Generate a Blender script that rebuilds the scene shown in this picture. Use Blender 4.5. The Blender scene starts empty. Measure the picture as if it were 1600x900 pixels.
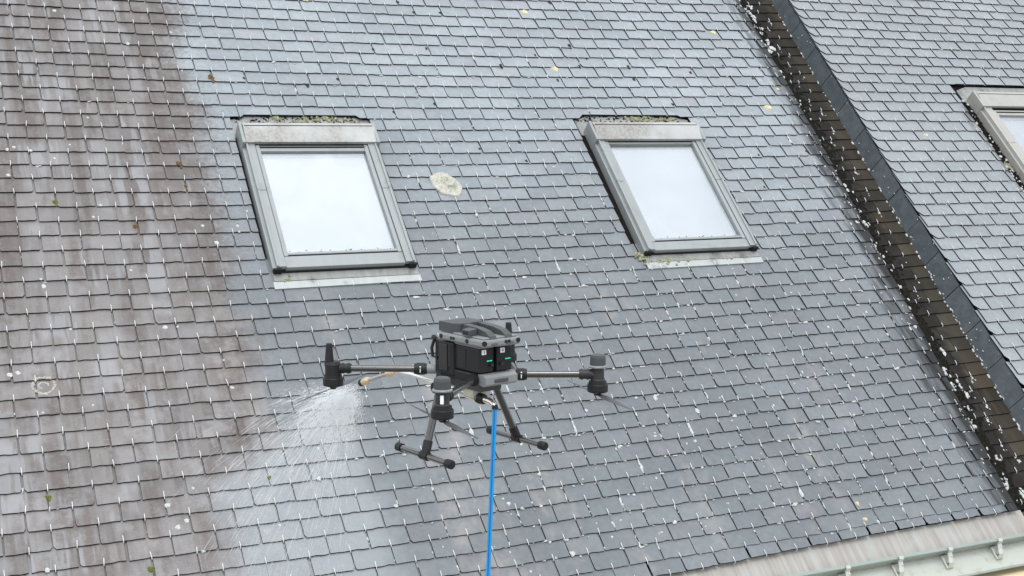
import bpy, bmesh, math, random
from mathutils import Vector, Matrix, Euler
random.seed(7)
S = bpy.context.scene
COL = S.collection

# ------------------------------------------------------------------ camera
Z0 = 7.2                                    # height of the lower roof's origin
cam_d = bpy.data.cameras.new('camera')
cam = bpy.data.objects.new('camera', cam_d); COL.objects.link(cam)
cam_d.sensor_width = 36.0
cam_d.lens = 36.0 * 1987.0 / 1600.0
cam_d.clip_start = 0.05; cam_d.clip_end = 2000
RX = Vector((0.90521, -0.42497, 0.00245)); DN = Vector((-0.04966, -0.1115, -0.99252)); FW = Vector((0.42206, 0.89832, -0.12203))
CAMP = Vector((-0.635, -8.2446, Z0 + 0.0756))
M = Matrix((RX, -DN, -FW)).transposed().to_4x4(); M.translation = CAMP
cam.matrix_world = M
S.camera = cam
S.render.resolution_x, S.render.resolution_y = 1024, 576

# ------------------------------------------------------------------ world and sun (bright overcast)
SUN_EL, SUN_ROT = math.radians(62), math.radians(200)
W = bpy.data.worlds.new('World'); S.world = W; W.use_nodes = True
nt = W.node_tree; nt.nodes.clear()
wo = nt.nodes.new('ShaderNodeOutputWorld'); bg = nt.nodes.new('ShaderNodeBackground')
sky = nt.nodes.new('ShaderNodeTexSky'); sky.sky_type = 'NISHITA'; sky.sun_disc = False
sky.sun_elevation = SUN_EL; sky.sun_rotation = SUN_ROT; sky.air_density = 1.0; sky.dust_density = 2.0
tc = nt.nodes.new('ShaderNodeTexCoord'); no = nt.nodes.new('ShaderNodeTexNoise')
no.inputs['Scale'].default_value = 2.2; no.inputs['Detail'].default_value = 4
cr = nt.nodes.new('ShaderNodeValToRGB')
cr.color_ramp.elements[0].position = .3; cr.color_ramp.elements[0].color = (6.8, 7.0, 7.3, 1)
cr.color_ramp.elements[1].position = .7; cr.color_ramp.elements[1].color = (10.2, 10.35, 10.6, 1)
mx = nt.nodes.new('ShaderNodeMix'); mx.data_type = 'RGBA'; mx.inputs[0].default_value = .88
nt.links.new(tc.outputs['Generated'], no.inputs['Vector']); nt.links.new(no.outputs['Fac'], cr.inputs[0])
nt.links.new(sky.outputs[0], mx.inputs[6]); nt.links.new(cr.outputs[0], mx.inputs[7])
nt.links.new(mx.outputs[2], bg.inputs[0]); bg.inputs[1].default_value = 0.13
nt.links.new(bg.outputs[0], wo.inputs[0])
sun_d = bpy.data.lights.new('sun', 'SUN'); sun_d.energy = 1.1; sun_d.angle = math.radians(25); sun_d.color = (1, .97, .93)
sun = bpy.data.objects.new('sun', sun_d); COL.objects.link(sun)
# sun behind and above the camera's right shoulder
az = math.radians(200)
sd = Vector((math.sin(az) * math.cos(SUN_EL), math.cos(az) * math.cos(SUN_EL), math.sin(SUN_EL)))
sun.rotation_euler = sd.to_track_quat('Z', 'Y').to_euler(); sun.location = (0, -10, 20)
S.view_settings.view_transform = 'Standard'; S.view_settings.look = 'None'
S.view_settings.exposure = 0.55; S.view_settings.gamma = 1.0
S.render.engine = 'CYCLES'

# ------------------------------------------------------------------ helpers
def tag(o, label=None, cat=None, group=None, kind=None):
    if label: o['label'] = label
    if cat: o['category'] = cat
    if group: o['group'] = group
    if kind: o['kind'] = kind
    return o
def link(o, parent=None, loc=None, rot=None):
    COL.objects.link(o)
    if parent: o.parent = parent
    if loc is not None: o.location = loc
    if rot is not None: o.rotation_euler = rot
    return o
def empty(name, parent=None, loc=(0, 0, 0), rot=(0, 0, 0)):
    return link(bpy.data.objects.new(name, None), parent, loc, rot)

class MB:
    """collects faces and builds one mesh; coordinates are (x, y, z) local"""
    def __init__(s): s.v = []; s.f = []; s.m = []; s.sm = []; s.tone = []
    def add(s, vs, fs, mi=0, smooth=False, tone=0.0):
        b = len(s.v); s.v += [tuple(v) for v in vs]
        for f in fs:
            s.f.append([b + i for i in f]); s.m.append(mi); s.sm.append(smooth); s.tone.append(tone)
        return s
    def box(s, x0, x1, y0, y1, z0, z1, mi=0):
        vs = [(x, y, z) for z in (z0, z1) for y in (y0, y1) for x in (x0, x1)]
        return s.add(vs, [(0, 2, 3, 1), (4, 5, 7, 6), (0, 1, 5, 4), (2, 6, 7, 3), (0, 4, 6, 2), (1, 3, 7, 5)], mi)
    def bbox(s, x0, x1, y0, y1, z0, z1, b=.004, mi=0):
        """box with chamfered edges"""
        b = min(b, .45 * abs(x1 - x0), .45 * abs(y1 - y0), .45 * abs(z1 - z0))
        bm = bmesh.new(); bmesh.ops.create_cube(bm, size=1)
        for v in bm.verts:
            v.co = ((x0 + x1) / 2 + v.co.x * (x1 - x0), (y0 + y1) / 2 + v.co.y * (y1 - y0), (z0 + z1) / 2 + v.co.z * (z1 - z0))
        bmesh.ops.bevel(bm, geom=list(bm.edges), offset=b, segments=2, affect='EDGES', profile=.5)
        bm.verts.index_update()
        s.add([v.co[:] for v in bm.verts], [[v.index for v in f.verts] for f in bm.faces], mi); bm.free(); return s
    def prism(s, poly, z0, z1, mi=0, mside=None):
        """poly: list of (x, y) counter-clockwise; z0/z1 floats or functions of (x, y)"""
        n = len(poly); g0 = z0 if callable(z0) else (lambda x, y: z0); g1 = z1 if callable(z1) else (lambda x, y: z1)
        vs = [(x, y, g0(x, y)) for x, y in poly] + [(x, y, g1(x, y)) for x, y in poly]
        s.add(vs, [list(range(n, 2 * n))], mi)
        s.add(vs, [(i, (i + 1) % n, n + (i + 1) % n, n + i) for i in range(n)] + [list(range(n - 1, -1, -1))], mi if mside is None else mside)
        return s
    def extr(s, prof, y0, y1, mi=0):
        """profile in (x, z), extruded along y"""
        n = len(prof); vs = [(x, y0, z) for x, z in prof] + [(x, y1, z) for x, z in prof]
        return s.add(vs, [list(range(n)), list(range(2 * n - 1, n - 1, -1))] + [(i, n + i, n + (i + 1) % n, (i + 1) % n) for i in range(n)], mi)
    def tube(s, path, r, seg=10, mi=0, cap=True):
        path = [Vector(p) for p in path]; rs = r if isinstance(r, (list, tuple)) else [r] * len(path)
        rings = []; up = None
        for i, p in enumerate(path):
            d = (path[min(i + 1, len(path) - 1)] - path[max(i - 1, 0)]).normalized()
            if up is None: up = Vector((0, 0, 1)) if abs(d.z) < .9 else Vector((1, 0, 0))
            a = d.cross(up).normalized(); bb = a.cross(d).normalized(); up = bb
            rings.append([p + (a * math.cos(2 * math.pi * k / seg) + bb * math.sin(2 * math.pi * k / seg)) * rs[i] for k in range(seg)])
        vs = [v for rg in rings for v in rg]; fs = []
        for i in range(len(path) - 1):
            for k in range(seg):
                fs.append((i * seg + k, i * seg + (k + 1) % seg, (i + 1) * seg + (k + 1) % seg, (i + 1) * seg + k))
        s.add(vs, fs, mi, True)
        if cap:
            s.add(rings[0], [list(range(seg - 1, -1, -1))], mi); s.add(rings[-1], [list(range(seg))], mi)
        return s
    def lathe(s, prof, cx=0, cy=0, seg=20, mi=0):
        """profile [(r, z)...] bottom to top around a vertical axis; each band flat against its neighbours"""
        for (r0, z0), (r1, z1) in zip(prof, prof[1:]):
            vs = [(cx + r * math.cos(2 * math.pi * k / seg), cy + r * math.sin(2 * math.pi * k / seg), z) for r, z in ((r0, z0), (r1, z1)) for k in range(seg)]
            s.add(vs, [(k, (k + 1) % seg, seg + (k + 1) % seg, seg + k) for k in range(seg)], mi, True)
        for (r, z), rev in ((prof[0], True), (prof[-1], False)):
            if r > 1e-5:
                idx = list(range(seg)); 
                s.add([(cx + r * math.cos(2 * math.pi * k / seg), cy + r * math.sin(2 * math.pi * k / seg), z) for k in range(seg)], [idx[::-1] if rev else idx], mi)
        return s
    def blob(s, c, rx, ry, rz, seg=8, rings=3, jit=.2, mi=0, dome=True, tone=0.0):
        """lumpy dome sitting on z = c.z"""
        rr = random.Random(random.random()); vs = []; fs = []
        ph = rr.random() * 6.28; jr = [1 + rr.uniform(-jit, jit) for _ in range(seg)]
        for i in range(rings):
            t = i / rings * math.pi / 2; 
            for k in range(seg):
                a = 2 * math.pi * k / seg + ph; q = math.cos(t) * jr[k] * (1 + rr.uniform(-jit, jit) * .3)
                vs.append((c[0] + rx * q * math.cos(a), c[1] + ry * q * math.sin(a), c[2] + rz * math.sin(t) * (1 + rr.uniform(-jit, jit))))
        vs.append((c[0], c[1], c[2] + rz))
        for i in range(rings - 1):
            for k in range(seg):
                fs.append((i * seg + k, i * seg + (k + 1) % seg, (i + 1) * seg + (k + 1) % seg, (i + 1) * seg + k))
        b = (rings - 1) * seg
        fs += [(b + k, b + (k + 1) % seg, len(vs) - 1) for k in range(seg)]
        return s.add(vs, fs, mi, True, tone)
    def mesh(s, name, mats):
        me = bpy.data.meshes.new(name); me.from_pydata(s.v, [], s.f)
        for m in (mats if isinstance(mats, (list, tuple)) else [mats]): me.materials.append(m)
        me.polygons.foreach_set('material_index', s.m); me.polygons.foreach_set('use_smooth', s.sm)
        if any(s.tone):
            at = me.attributes.new('tone', 'FLOAT', 'FACE'); at.data.foreach_set('value', s.tone)
        me.update(); return me
    def build(s, name, mats, parent=None, loc=None, rot=None, kind=None):
        o = link(bpy.data.objects.new(name, s.mesh(name, mats)), parent, loc, rot)
        if kind: o['kind'] = kind
        return o

# ------------------------------------------------------------------ materials
class N:
    def __init__(s, name):
        s.m = bpy.data.materials.new(name); s.m.use_nodes = True; s.t = s.m.node_tree
        s.b = s.t.nodes['Principled BSDF']; s.out = s.t.nodes['Material Output']
    def n(s, typ, **kw):
        x = s.t.nodes.new('ShaderNode' + typ)
        for k, v in kw.items(): setattr(x, k, v)
        return x
    def val(s, node, key, v):
        if hasattr(v, 'is_output'): s.t.links.new(v, node.inputs[key])
        else: node.inputs[key].default_value = v
    def math(s, op, a, b=None, clamp=False):
        x = s.n('Math', operation=op, use_clamp=clamp); s.val(x, 0, a)
        if b is not None: s.val(x, 1, b)
        return x.outputs[0]
    def noise(s, vec, scale, detail=3, rough=.55, dist=0):
        x = s.n('TexNoise'); s.val(x, 'Vector', vec); s.val(x, 'Scale', scale); s.val(x, 'Detail', detail); s.val(x, 'Roughness', rough); s.val(x, 'Distortion', dist)
        return x.outputs['Fac']
    def ramp(s, fac, p0, p1, c0=0.0, c1=1.0):
        x = s.n('MapRange', interpolation_type='SMOOTHSTEP'); s.val(x, 0, fac); s.val(x, 1, p0); s.val(x, 2, p1); s.val(x, 3, c0); s.val(x, 4, c1)
        return x.outputs[0]
    def mix(s, fac, a, b):
        x = s.n('Mix', data_type='RGBA'); s.val(x, 0, fac)
        for i, c in ((6, a), (7, b)):
            if hasattr(c, 'is_output'): s.t.links.new(c, x.inputs[i])
            else: x.inputs[i].default_value = (*c, 1)
        return x.outputs[2]
    def mul(s, col, fac):
        x = s.n('VectorMath', operation='SCALE'); s.t.links.new(col, x.inputs[0]); s.val(x, 'Scale', fac); return x.outputs[0]
    def coords(s, obj=None, scale=(1, 1, 1)):
        t = s.n('TexCoord')
        if obj: t.object = obj
        mp = s.n('Mapping'); mp.inputs['Scale'].default_value = scale
        s.t.links.new(t.outputs['Object'], mp.inputs['Vector']); return mp.outputs[0]
    def xyz(s, vec):
        x = s.n('SeparateXYZ'); s.t.links.new(vec, x.inputs[0]); return x.outputs
    def base(s, c):
        if hasattr(c, 'is_output'): s.t.links.new(c, s.b.inputs['Base Color'])
        else: s.b.inputs['Base Color'].default_value = (*c, 1)
    def bump(s, h, strength=.3, dist=.002):
        x = s.n('Bump'); s.val(x, 'Strength', strength); s.val(x, 'Distance', dist); s.t.links.new(h, x.inputs['Height']); s.t.links.new(x.outputs[0], s.b.inputs['Normal'])
    def set(s, **kw):
        for k, v in kw.items(): s.val(s.b, k.replace('_', ' '), v)
        return s.m

def simple(name, c, rough=.5, metal=0., var=.15, scale=40, spec=.5, bump=0):
    k = N(name); v = k.coords()
    n = k.noise(v, scale, 4)
    k.base(k.mix(n, tuple(x * (1 - var) for x in c), tuple(min(1, x * (1 + var)) for x in c)))
    if bump: k.bump(k.noise(v, scale * 3, 3), bump, .002)
    return k.set(Roughness=rough, Metallic=metal, **{'Specular_IOR_Level': spec})

def slate_tone(k):
    oi = k.n('ObjectInfo'); at = k.n('Attribute', attribute_name='tone')
    return k.math('FRACT', k.math('ADD', oi.outputs['Random'], at.outputs['Fac']))

def slate_material(name, ref, main):
    k = N(name)
    v = k.coords(ref); X, Y, _ = k.xyz(v)
    tone = slate_tone(k)
    t2 = k.math('FRACT', k.math('MULTIPLY', tone, 17.31))
    # per-slate offset so that the grain of neighbours differs
    comb = k.n('CombineXYZ'); k.val(comb, 0, X); k.val(comb, 1, Y); k.val(comb, 2, k.math('MULTIPLY', tone, 9.0)); pv = comb.outputs[0]
    grey = k.mix(tone, (.131, .149, .163), (.161, .180, .194)) if main else k.mix(tone, (.226, .252, .269), (.250, .277, .293))
    grey = k.mix(k.ramp(t2, .75, 1.0, 0, .40 if main else .08), grey, (.150, .152, .166))
    big = k.noise(v, 1.1, 4, .6)
    grey = k.mix(k.ramp(big, .35, .7), k.mul(grey, .92), k.mul(grey, 1.08))
    if main:                                     # sky gradient put into the colour: paler towards the ridge, darker below
        sky_fade = k.ramp(k.math('ADD', k.math('ADD', Y, k.math('MULTIPLY', X, .10)), k.math('MULTIPLY', k.math('SUBTRACT', k.noise(v, 1.3, 4), .5), .9)), -1.5, 1.1)
        grey = k.mul(grey, k.math('ADD', 1.0, k.math('MULTIPLY', sky_fade, .78)))
    fine = k.noise(pv, 26, 6, .65)
    grey = k.mix(k.ramp(fine, .3, .75), k.mul(grey, .90), k.mul(grey, 1.10))
    # soft pale wash marks drawn down the slope
    st = k.n('CombineXYZ'); k.val(st, 0, k.math('MULTIPLY', X, 14.0)); k.val(st, 1, k.math('MULTIPLY', Y, 1.6)); k.val(st, 2, k.math('MULTIPLY', tone, 3.0))
    streak = k.noise(st.outputs[0], 1.0, 4, .6)
    if main:
        # uncleaned purple-brown part on the left with mottled edge
        edge = k.math('ADD', X, k.math('MULTIPLY', k.math('SUBTRACT', k.noise(v, 2.0, 3), .5), .55))
        edge = k.math('ADD', edge, k.math('MULTIPLY', k.math('SUBTRACT', k.noise(v, 34, 5, .7), .5), .38))
        low = k.ramp(Y, -2.75, -2.15, .30, 0.)      # lower down the cleaned part reaches farther left
        mott = k.ramp(k.noise(v, 17, 6, .75), .47, .62)
        dirty = k.ramp(k.math('ADD', edge, low), .94, 1.16, 1., 0.)
        st3 = k.n('CombineXYZ'); k.val(st3, 0, k.math('ADD', k.math('MULTIPLY', X, 8.0), k.math('MULTIPLY', tone, .5))); k.val(st3, 1, k.math('MULTIPLY', Y, .55))
        st4 = k.n('CombineXYZ'); k.val(st4, 0, k.math('ADD', k.math('MULTIPLY', X, 13.0), k.math('MULTIPLY', tone, .8))); k.val(st4, 1, k.math('MULTIPLY', Y, 1.1)); k.val(st4, 2, 5.0)
        bands = k.noise(st3.outputs[0], 1.0, 3, .6)
        brown = k.mix(k.ramp(bands, .40, .58), (.112, .097, .092), (.168, .158, .156))
        pale_run = k.math('MULTIPLY', k.ramp(k.noise(st4.outputs[0], 1.0, 3, .6), .50, .58), k.ramp(k.noise(v, 2.4, 3, .6), .42, .58))
        brown = k.mix(k.math('MULTIPLY', pale_run, .8), brown, (.235, .242, .255))
        brown = k.mix(k.ramp(k.noise(v, 3.2, 3, .6), .50, .68, 0, .40), brown, (.235, .238, .246))
        brown = k.mix(k.ramp(k.noise(v, 60, 4, .7), .56, .70, 0, .45), brown, (.25, .245, .25))
        dk = k.math('ADD', edge, k.math('MULTIPLY', low, .6)); dk = k.math('MULTIPLY', k.ramp(dk, .66, .84), k.ramp(k.noise(v, 5, 4, .65), .32, .56))
        brown = k.mix(k.math('MULTIPLY', dk, .72), brown, (.100, .084, .078))
        wash = k.math('MULTIPLY', k.ramp(k.noise(v, 4.2, 5, .7), .50, .64), k.ramp(Y, -1.1, -1.7))
        brown = k.mix(k.math('MULTIPLY', wash, .6), brown, (.235, .24, .25))
        brown = k.mix(k.math('MULTIPLY', mott, .30), brown, (.205, .205, .21))
        brown = k.mix(k.ramp(tone, 0, 1), k.mul(brown, .90), k.mul(brown, 1.10))
        col = k.mix(dirty, grey, brown)
        # grime line at the margin of the cleaned part: dark speckle
        rim = k.math('MULTIPLY', k.ramp(edge, .95, 1.12), k.ramp(edge, 1.35, 1.15))
        spk = k.math('MULTIPLY', rim, k.ramp(k.noise(v, 70, 4, .7), .56, .66))
        col = k.mix(k.math('MULTIPLY', spk, .75), col, (.085, .08, .08))
        # beige residue strips in the cleaned part, and tan runs lower right
        st5 = k.n('CombineXYZ'); k.val(st5, 0, k.math('ADD', k.math('MULTIPLY', X, 3.6), k.math('MULTIPLY', Y, .35))); k.val(st5, 1, k.math('MULTIPLY', Y, .9)); k.val(st5, 2, 7.7)
        run = k.math('MULTIPLY', k.ramp(k.noise(st5.outputs[0], 1.0, 4, .65), .50, .68), k.ramp(k.noise(v, 9, 4, .65), .35, .65))
        run = k.math('MULTIPLY', run, k.math('MULTIPLY', k.ramp(Y, -.9, -1.7), k.ramp(X, 5.3, 4.6)))
        col = k.mix(k.math('MULTIPLY', run, .50), col, (.29, .275, .26))
        # soaked by the jet; the water's sky sheen put into a paler colour
        dx = k.math('SUBTRACT', k.math('ADD', X, k.math('MULTIPLY', Y, -.10)), 1.42); dy = k.math('ADD', Y, 2.80)
        d2 = k.math('ADD', k.math('MULTIPLY', k.math('MULTIPLY', dx, dx), 2.6), k.math('MULTIPLY', k.math('MULTIPLY', dy, dy), 1.5))
        d2 = k.math('ADD', d2, k.math('MULTIPLY', k.math('SUBTRACT', k.noise(v, 3, 3), .5), 1.0))
        wet = k.ramp(d2, .18, .85, 1., 0.)
        col = k.mix(k.math('MULTIPLY', wet, .48), col, (.31, .345, .365))
        # moss-black run-off along the valley
        vd = k.math('ADD', k.math('SUBTRACT', X, 5.945), k.math('MULTIPLY', Y, -.058))
        vd = k.math('ADD', vd, k.math('MULTIPLY', k.math('SUBTRACT', streak, .5), .55))
        blk = k.ramp(vd, -.25, -.02)
        col = k.mix(k.math('MULTIPLY', blk, .85), col, (.020, .019, .018))
        rough = k.math('SUBTRACT', k.math('ADD', k.ramp(fine, .3, .7, .40, .54), k.math('MULTIPLY', blk, .4)), k.math('MULTIPLY', wet, .2))
        spec = k.math('ADD', k.math('MULTIPLY', k.math('SUBTRACT', 1.0, blk), .38), k.math('MULTIPLY', wet, .25))
    else:
        col = grey
        col = k.mix(k.math('MULTIPLY', k.ramp(streak, .62, .8), .18), col, (.25, .265, .27))
        # soot beside the roof window
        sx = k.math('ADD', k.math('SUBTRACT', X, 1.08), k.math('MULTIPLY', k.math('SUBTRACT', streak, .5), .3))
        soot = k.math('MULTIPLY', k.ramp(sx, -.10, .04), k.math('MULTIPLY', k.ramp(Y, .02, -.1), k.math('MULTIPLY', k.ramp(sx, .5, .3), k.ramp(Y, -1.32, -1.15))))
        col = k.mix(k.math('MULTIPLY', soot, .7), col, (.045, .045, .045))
        rough = k.math('ADD', k.ramp(fine, .3, .7, .40, .52), k.math('MULTIPLY', soot, .4))
        spec = k.math('MULTIPLY', k.math('SUBTRACT', 1.0, soot), .40)
    # pale lichen film in freckles
    fr = k.ramp(k.noise(v, 120, 3, .6), .70, .76)
    col = k.mix(k.math('MULTIPLY', fr, .35), col, (.36, .37, .38))
    k.base(col)
    layer = k.noise(pv, 9, 6, .6, .6)
    k.bump(k.math('ADD', layer, k.math('MULTIPLY', fine, .5)), .35, .004)
    return k.set(Roughness=rough, **{'Specular_IOR_Level': spec})

def P(ref_v):                       # (u, v down the slope, h) -> local roof coordinates
    return (ref_v[0], -ref_v[1], ref_v[2])

# ------------------------------------------------------------------ the two houses: roots and roof frames
C45 = math.radians(45); c45 = math.cos(C45)
EAVE_Y, EAVE_Z = -3.70 * c45, Z0 - 3.70 * c45
house = empty('house', None, (2.2, EAVE_Y + .2, 0))
tag(house, 'long grey slate roof with two roof windows, streaked brown on its left, gutter below', 'house')
house2 = empty('house', None, (7.9, EAVE_Y + .4, 0))
tag(house2, 'neighbouring higher slate roof beyond the mossy valley, one window at the frame edge', 'house')

def roof_matrix1():
    m = Matrix.Rotation(C45, 4, 'X'); m.translation = (0, 0, Z0); return m
M1 = roof_matrix1()
w_u, w_v, w_n = .00218410484, -.0172071752, .0202522621
M2l = Matrix(((1, w_n, w_v), (-w_n, 1, w_u), (-w_v, -w_u, 1)))
ax = Vector((1, -w_n, -w_v)).normalized(); ay = Vector((w_n, 1, -w_u)); ay = (ay - ax * ay.dot(ax)).normalized(); az_ = ax.cross(ay)
R2 = Matrix((ax, ay, az_)).transposed().to_4x4(); R2.translation = (6.4254, .2840, .160)
M2 = M1 @ R2
def local_to(parent, m):
    return Matrix.Translation(-parent.location) @ m
def place(o, parent, mw):
    o.parent = parent; o.matrix_local = local_to(parent, mw); return o
M1i = M1.inverted()
def toR1(p2):                       # roof-2 local -> roof-1 local
    return R2 @ Vector(p2)
def project(pw):
    q = Vector(pw) - CAMP; d = q.dot(FW)
    return (q.dot(RX) / d * 1987 + 800, q.dot(DN) / d * 1987 + 450, d)

# plain materials
MT = {}
MT['under'] = simple('roof_underlay', (.012, .012, .013), .95, spec=.03)
MT['edge'] = simple('slate_edge_shade', (.018, .019, .021), .9, var=.4, scale=60, spec=.05)  # darkened: shade between the courses put into the edge colour
MT['hook'] = simple('hook_steel', (.68, .69, .70), .4, .25, .1)
MT['frame'] = None
def lichen_mat(name, a, b, sc):
    k = N(name); v = k.coords(); n = k.noise(v, sc, 5, .7)
    k.base(k.mix(k.ramp(n, .3, .65), a, b)); k.bump(n, .8, .006); return k.set(Roughness=.95, **{'Specular_IOR_Level': .02})
MT['lichen'] = lichen_mat('white_lichen', (.34, .355, .36), (.58, .60, .60), 90)
MT['lichen_y'] = lichen_mat('yellow_lichen', (.40, .36, .16), (.66, .62, .42), 50)
MT['moss'] = lichen_mat('dark_moss', (.005, .005, .0045), (.020, .020, .016), 80)
MT['moss_d'] = lichen_mat('grey_moss', (.014, .016, .013), (.07, .075, .06), 110)
MT['moss_b'] = lichen_mat('dry_brown_moss', (.05, .038, .025), (.20, .13, .06), 70)
MT['moss_g'] = lichen_mat('green_moss', (.05, .07, .02), (.16, .19, .05), 60)
MT['moss_gy'] = lichen_mat('yellow_green_moss', (.08, .085, .05), (.36, .36, .24), 70)

def zinc(name, a, b, dirt=(.09, .085, .07), amount=.3, rough=.38, stretch=(30, 3, 30), metal=.25, ns=9, th=(.5, .72)):
    k = N(name); v = k.coords(); s_ = k.coords(None, stretch)
    n = k.noise(v, ns, 5, .6); n2 = k.noise(s_, 1.0, 4, .6); n3 = k.noise(v, 45, 5, .7)
    c = k.mix(n2, a, b)
    c = k.mix(k.math('MULTIPLY', k.math('MULTIPLY', k.ramp(n, *th), k.ramp(n3, .30, .75, .25, 1)), amount, True), c, dirt)
    k.base(c); k.bump(n2, .05, .002)
    return k.set(Roughness=k.ramp(n3, .3, .7, rough - .08, rough + .12), Metallic=metal)
MT['frame'] = zinc('window_cladding', (.25, .275, .278), (.315, .34, .343), amount=.3)
MT['frame3'] = zinc('window_cladding_beige', (.33, .33, .31), (.40, .40, .375), amount=.25)
MT['hood'] = zinc('hood_cladding', (.33, .345, .345), (.46, .47, .465), (.205, .19, .165), 1.1, stretch=(14, 5, 14), ns=2.2, th=(.40, .62))
MT['flash'] = zinc('lead_flashing', (.33, .36, .36), (.44, .47, .46), (.10, .10, .09), .8)
MT['flash_d'] = zinc('dirty_flashing', (.15, .155, .15), (.34, .36, .35), (.05, .05, .045), .95)
MT['seal_shade'] = simple('seal_and_shade_black', (.016, .016, .018), .75, spec=.2)  # seals, and black standing in for shade at hood and front
MT['black_gap'] = simple('side_gutter', (.014, .013, .012), .95, var=.5, scale=30, bump=.5, spec=.03)
def glass_mat():
    k = N('window_glass'); t = k.t
    gl = k.n('BsdfGlossy'); gl.inputs['Roughness'].default_value = .015; gl.inputs['Color'].default_value = (.95, .97, 1, 1)
    tr = k.n('BsdfTransparent'); tr.inputs['Color'].default_value = (.90, .94, .95, 1)
    ms = k.n('MixShader'); v = k.coords(); k.val(ms, 0, k.ramp(k.noise(v, 2.4, 4, .55, .8), .3, .7, .34, .42))
    t.links.new(tr.outputs[0], ms.inputs[1]); t.links.new(gl.outputs[0], ms.inputs[2]); t.links.new(ms.outputs[0], k.out.inputs['Surface'])
    return k.m
MT['glass'] = glass_mat()
MT['pane_backing'] = simple('white_pane_backing', (.46, .465, .475), .8, var=.02, scale=3)

# ------------------------------------------------------------------ slates
UW2, GA2 = .22 * 1.033, .11 * 1.033       # the neighbour's slates are a little larger
UW, GA, TH = .22, .11, .0096               # slate width, gauge (exposed length), thickness
CW = [[-0.0585, 0.149], [-0.0578, -0.1502], [-0.0554, -0.0412], [0.1282, -0.3433], [-0.0375, 0.1044], [0.057, -0.1117], [0.1152, 0.0331], [-0.013, 0.2995], [0.0955, -0.0092], [0.0532, -0.0048]]
def wander(u, r):                           # the courses of the old roof wander: (u, row) -> offsets in slates / rows
    u = max(-2.0, min(27.5, u)); r = max(-13.0, min(30.5, r))
    a = (u - 13) / 13; b = (r - 9) / 20
    ft = (1, a, b, a * a, a * b, b * b, a ** 3, a * a * b, a * b * b, b ** 3)
    return sum(f * c[0] for f, c in zip(ft, CW)), sum(f * c[1] for f, c in zip(ft, CW))

def ztop(u, y):                              # height of the slate surface at (u, y up the slope)
    v = -y; r = v / GA; r -= wander(u / UW, r)[1]; q = math.ceil(r) - r
    return TH * (3 - q) + .0005

def slate_outline(rr, w=.2112, l=.235):
    """outline, origin at the middle of the tail; +y up the slope; counter-clockwise"""
    h = w / 2; pts = []
    n = 6
    for i in range(n + 1):
        x = -h + w * i / n; y = rr.uniform(-.0016, .0016)
        if 0 < i < n and rr.random() < .18: y += rr.uniform(.002, .005)
        pts.append((x, y))
    if rr.random() < .25: pts[0] = (pts[0][0] + rr.uniform(.003, .012), pts[0][1]); pts.insert(0, (-h, rr.uniform(.006, .018)))
    if rr.random() < .25: pts[-1] = (pts[-1][0] - rr.uniform(.003, .012), pts[-1][1]); pts.append((h, rr.uniform(.006, .018)))
    pts += [(h + rr.uniform(-.0015, .001), .06), (h + rr.uniform(-.001, .001), l), (-h, l), (-h + rr.uniform(-.001, .0015), .06)]
    return pts
def clip(poly, a, b, c):
    """keep a*x + b*y <= c"""
    out = []
    for i in range(len(poly)):
        p, q = poly[i], poly[(i + 1) % len(poly)]; dp = a * p[0] + b * p[1] - c; dq = a * q[0] + b * q[1] - c
        if dp <= 0: out.append(p)
        if dp * dq < 0:
            t = dp / (dp - dq); out.append((p[0] + (q[0] - p[0]) * t, p[1] + (q[1] - p[1]) * t))
    return out
def area(p): return .5 * sum(p[i][0] * p[(i + 1) % len(p)][1] - p[(i + 1) % len(p)][0] * p[i][1] for i in range(len(p)))
def top_z(x, y): return 3 * TH - TH / GA * y
def bot_z(x, y): return 2 * TH + .0004 - TH / GA * y
VAR = [slate_outline(random.Random(100 + i)) for i in range(14)]

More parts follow.
